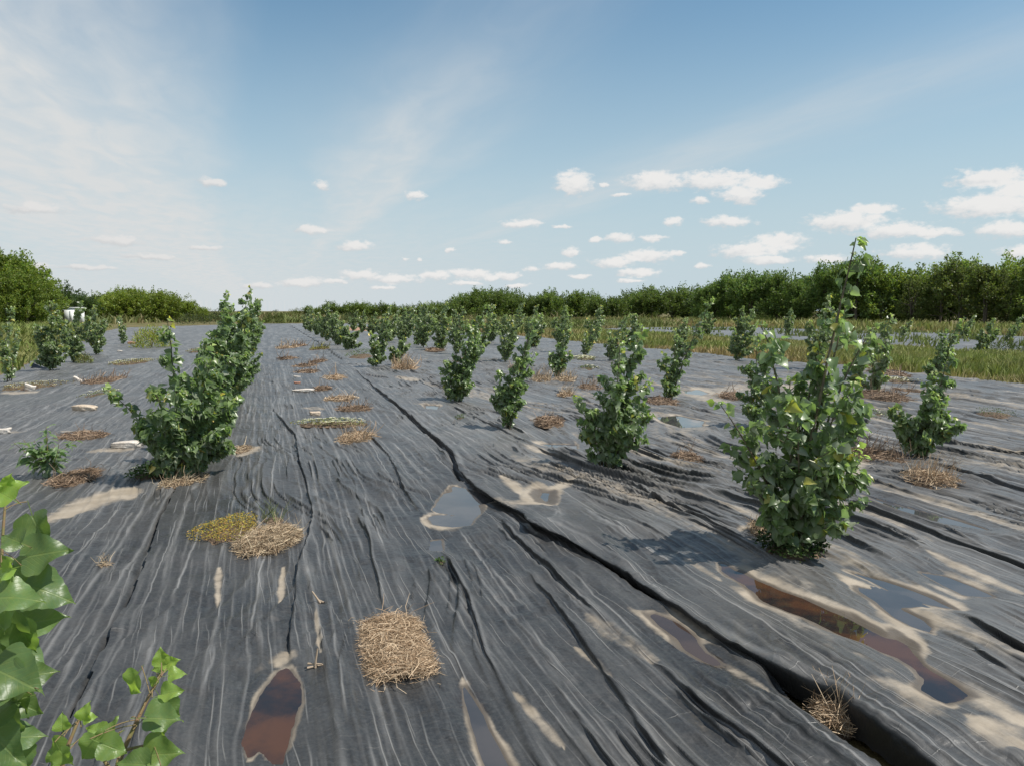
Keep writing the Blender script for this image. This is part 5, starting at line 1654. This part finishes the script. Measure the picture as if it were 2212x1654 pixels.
# ------------------------------------------------------------------ trees
def tree_variant(seed, wid, hgt, nclump, per, leafw, feather=0.6):
    """returns (trunk mesh, crown mesh) for a tree of unit-like size"""
    rs = np.random.RandomState(seed)
    paths, radii, tips = [], [], []
    ntr = rs.randint(2, 4)
    for k in range(ntr):
        a = rs.uniform(0, 6.28)
        e = np.array([math.cos(a) * wid * .22, math.sin(a) * wid * .22, hgt * rs.uniform(.75, .95)])
        P = bez(np.array([math.cos(a) * .1, math.sin(a) * .1, -.1]), np.array([e[0] * .3, e[1] * .3, hgt * .5]), e, 8)
        paths.append(P)
        radii.append(np.linspace(.022 * hgt, .003 * hgt, 8))
        tips.append(e)
        for j in range(9):
            t = rs.uniform(.12, .9)
            i = min(int(t * 7), 6)
            q = P[i] + (P[i + 1] - P[i]) * (t * 7 - i)
            b = rs.uniform(0, 6.28)
            ln = wid * .52 * (1.05 - .75 * t) * rs.uniform(.7, 1.15)
            e2 = q + np.array([math.cos(b) * ln, math.sin(b) * ln, ln * rs.uniform(.1, .75)])
            S2 = bez(q, (q + e2) / 2 + np.array([0, 0, -.04 * ln]), e2, 5)
            paths.append(S2)
            radii.append(np.linspace(.008 * hgt, .002 * hgt, 5))
            for u in (.4, .6, .8, 1.0):
                m = min(int(u * 4), 3)
                tips.append(S2[m] + (S2[m + 1] - S2[m]) * (u * 4 - m))
    tips = np.array(tips)
    cidx = rs.randint(0, len(tips), nclump)
    cen = tips[cidx] + rs.normal(0, .10 * wid, (nclump, 3)) * np.array([1, 1, .8])
    cen[:, 2] = np.clip(cen[:, 2], .10 * hgt, None)
    # each clump is a leafy spray that points up and outward
    out = cen - np.array([0, 0, hgt * .35])
    out /= np.linalg.norm(out, axis=1, keepdims=True)
    spr = out + rs.normal(0, .45, (nclump, 3)) + np.array([0, 0, .55])
    spr /= np.linalg.norm(spr, axis=1, keepdims=True)
    sl = wid * .15 * rs.uniform(.5, 1.5, nclump)
    n = nclump * per
    t = rs.rand(n)
    base = np.repeat(cen, per, 0) + np.repeat(spr * sl[:, None], per, 0) * t[:, None] * 1.4
    pos = base + rs.normal(0, 1, (n, 3)) * (np.repeat(sl, per) * .26 * (1.15 - feather * t))[:, None]
    tip = np.repeat(spr, per, 0) * .8 + rs.normal(0, .6, (n, 3))
    nrm = rs.normal(0, 1, (n, 3)) + np.array([0, 0, .7])
    br = np.repeat(rs.uniform(.72, 1.3, nclump), per) * rs.uniform(.75, 1.25, n)
    tint = np.stack([br * rs.uniform(.85, 1.2, n), br, br * rs.uniform(.7, 1.1, n)], 1)
    d4 = np.array([[0, 0, 0], [.5, .26, .04], [1, 0, -.06], [.5, -.26, .04]])
    crown = joined_leaves(pos, frames(tip, nrm), leafw * rs.uniform(.6, 1.4, n), np.zeros(n, int), tint, [(d4, np.array([[0, 3, 2, 1]]))], (M_TREE,), 'crown')
    return tubes(paths, radii, 5, (M_TRUNK,), 'trunk'), crown


VAR = {'belt': [tree_variant(200 + i, 5.6, 8.6, 300, 34, .34) for i in range(5)],
       'low': [tree_variant(220 + i, 5.0, 4.6, 200, 32, .30) for i in range(4)],
       'feather': [tree_variant(240 + i, 4.6, 9.4, 190, 30, .30, .8) for i in range(3)]}


def tree(x, y, kind, sc, label, group, rs, tint=(1, 1, 1), name='tree', zs=1.0):
    tr, cr = VAR[kind][rs.randint(0, len(VAR[kind]))]
    root = thing(name, label, 'tree', (x, y, -.12), group)
    root.rotation_euler = (0, 0, rs.uniform(0, 6.28))
    root.scale = (sc, sc, sc * zs)
    link('trunk', tr, root)
    j = rs.uniform(.88, 1.14)
    link('crown', cr, root, col=tuple(t * j for t in tint))
    return root


def far_at(px, dep):
    d = ray(px, 672)
    d = d / np.dot(d, FH)
    return d[0] * dep, d[1] * dep


rst = np.random.RandomState(21)
# right-hand belt, tall and dense, two deep
ORD = 'first second third fourth fifth sixth seventh eighth ninth tenth eleventh twelfth thirteenth fourteenth fifteenth sixteenth seventeenth eighteenth nineteenth twentieth twenty-first twenty-second twenty-third'.split()
cnt = {}


def nth(key):
    cnt[key] = cnt.get(key, 0) + 1
    return ORD[cnt[key] - 1]


for row in range(2):
    px = 1525.0 + 18 * row
    while px < 2560:
        t = (px - 1530) / 680
        dep = 1.0 / ((1 - t) / 112 + t / 80) + 6 * row + rst.uniform(-2, 2)
        topy = np.interp(px, [1530, 1600, 1680, 1780, 1850, 1930, 2000, 2060, 2120, 2211, 2500], [600, 572, 578, 580, 565, 574, 576, 568, 552, 546, 545])
        hgt = (672 - topy) / F * dep + HC
        feather = px > 1900 and rst.rand() < .6 and row == 0
        kind = 'feather' if feather else 'belt'
        sc = hgt / (9.9 if kind == 'feather' else 9.3) * rst.uniform(.80, 1.13)
        x, y = far_at(px, dep)
        if kind == 'feather':
            tree(x, y, kind, sc, nth('f') + ' light feathery locust tree from the left in the dark right belt', 'feathery trees in the right belt', rst, (1.15, 1.05, 1.0), 'locust_tree')
        else:
            tree(x, y, kind, sc, 'tall dark tree, ' + nth('b%d' % row) + ' from the left in the ' + ('front' if row == 0 else 'back') + ' row of the right belt', 'dark trees of the right belt', rst, tuple(np.array((1.05, 1.12, 1.05) if px < 1850 else (1.35, 1.32, 1.0)) * rst.uniform(.85, 1.25)), 'dense_tree')
        px += (58 if row == 0 else 62) * rst.uniform(.75, 1.2)
# undergrowth closing the belt near the ground
px = 1520.0
while px < 2560:
    t = (px - 1530) / 680
    dep = 1.0 / ((1 - t) / 112 + t / 80) + 11
    x, y = far_at(px, dep)
    tree(x, y, 'low', rst.uniform(.9, 1.2), 'dark shrub under the right belt, ' + nth('u') + ' from the left behind its trunks', 'undergrowth of the right belt', rst, (.8, .86, .8), 'shrub')
    px += 62 * rst.uniform(.85, 1.15)
# middle belt, lower
for row in range(2):
    px = 935.0 + 15 * row
    while px < 1545:
        dep = 128 + 9 * row + rst.uniform(-3, 3)
        topy = np.interp(px, [935, 980, 1060, 1180, 1300, 1330, 1400, 1480, 1530], [652, 640, 630, 629, 636, 645, 624, 626, 616])
        hgt = (672 - topy) / F * dep + HC
        x, y = far_at(px, dep)
        tree(x, y, 'low', hgt / 5.4 * rst.uniform(.85, 1.12), 'low bushy tree, ' + nth('m%d' % row) + ' from the left in the ' + ('front' if row == 0 else 'back') + ' row of the middle belt', 'bushy trees of the middle belt', rst, (1.1, 1.12, .95), 'bushy_tree')
        px += 40 * rst.uniform(.75, 1.25)
# low shrubs toward the centre of the horizon
for px, topy, dep in [(668, 662, 150), (690, 664, 150), (716, 651, 140), (745, 656, 140), (770, 652, 140), (795, 655, 140), (826, 655, 140), (850, 658, 145), (880, 658, 145), (905, 656, 145), (930, 655, 140), (640, 671, 170), (780, 658, 150), (860, 662, 150), (730, 664, 150)]:
    x, y = far_at(px, dep)
    tree(x, y, 'low', ((672 - topy) / F * dep + HC) / 5.2, 'small shrubby tree near the centre of the horizon, ' + nth('s') + ' in the line toward the belt', 'small trees at the centre of the horizon', rst, (1.2, 1.2, .95), 'shrub_tree')
# left: tall dark locusts at the edge, a small dark pair, and a long light green grove
for px, topy, dep in [(-60, 535, 86), (-10, 540, 88), (35, 552, 88), (70, 560, 92), (95, 600, 90), (10, 580, 80), (55, 590, 82), (-120, 540, 84), (-180, 545, 84), (85, 630, 84)]:
    x, y = far_at(px, dep)
    tree(x, y, 'belt', ((672 - topy) / F * dep + HC) / 9.2, 'tall green locust tree at the left edge, ' + nth('l') + ' of its clump', 'tall trees at the left edge', rst, (1.55, 1.5, .9), 'locust_tree')
for px, topy, lab in [(140, 622, 'dark round tree right behind the white shed'), (178, 638, 'small dark tree right of the dark round one')]:
    x, y = far_at(px, 118)
    tree(x, y, 'low', ((672 - topy) / F * 118 + HC) / 5.0, lab, None, rst, (.7, .78, .8), 'round_tree')
for row in range(2):
    px = 196.0 + 12 * row
    while px < 440:
        dep = 122 + 7 * row + rst.uniform(-2, 2)
        topy = np.interp(px, [190, 240, 300, 350, 400, 440], [642, 628, 624, 632, 646, 664])
        x, y = far_at(px, dep)
        tree(x, y, 'low', ((672 - topy) / F * dep + HC) / 5.4 * rst.uniform(.92, 1.05), 'light green bushy tree, ' + nth('g%d' % row) + ' right of the shed in the grove\'s ' + ('front' if row == 0 else 'back') + ' row', 'trees of the light green grove', rst, (1.75, 1.6, .95), 'bushy_tree')
        px += 33 * rst.uniform(.75, 1.25)


# ------------------------------------------------------------------ the white shed at the left
def box(x0, x1, y0, y1, z0, z1):
    V = np.array([(x, y, z) for x in (x0, x1) for y in (y0, y1) for z in (z0, z1)])
    q = np.array([(0, 1, 3, 2), (4, 6, 7, 5), (0, 4, 5, 1), (2, 3, 7, 6), (0, 2, 6, 4), (1, 5, 7, 3)])
    return V, q


def shed():
    dep = 92.0
    x, y = far_at(160, dep)
    k = dep / F
    W, Ht, D_ = 37 * k, 1.6 + 8 * k, 2.0
    root = thing('shed', 'small white shed with an open doorway among the weeds at the left', 'shed', (x, y, -.1), None)
    root.rotation_euler = (0, 0, math.radians(10))
    dx0, dx1, t = W * .02, W * .22, .08
    parts = [box(-W / 2, dx0, 0, t, 0, Ht), box(dx1, W / 2, 0, t, 0, Ht), box(dx0, dx1, 0, t, Ht * .88, Ht), box(-W / 2, -W / 2 + t, t, D_, 0, Ht), box(W / 2 - t, W / 2, t, D_, 0, Ht), box(-W / 2 + t, W / 2 - t, D_ - t, D_, 0, Ht)]
    for V, q in parts:
        link('wall', make_mesh('wall', V, q, [M_SHED]), root)
    V, q = box(-W / 2 - .1, W / 2 + .1, -.1, D_ + .1, Ht + .003, Ht + .08)
    link('roof', make_mesh('roof', V, q, [M_SHED]), root)
    V, q = box(dx0 - .5, dx0 - .02, -.06, -.02, .05, Ht * .85)
    link('door', make_mesh('door', V, q, [M_SHED]), root)


shed()
print('leaves', GREEN_N['n'], 'objects', len(S.objects), 'tris', sum(len(m.loops) - 2 * len(m.polygons) for m in bpy.data.meshes))
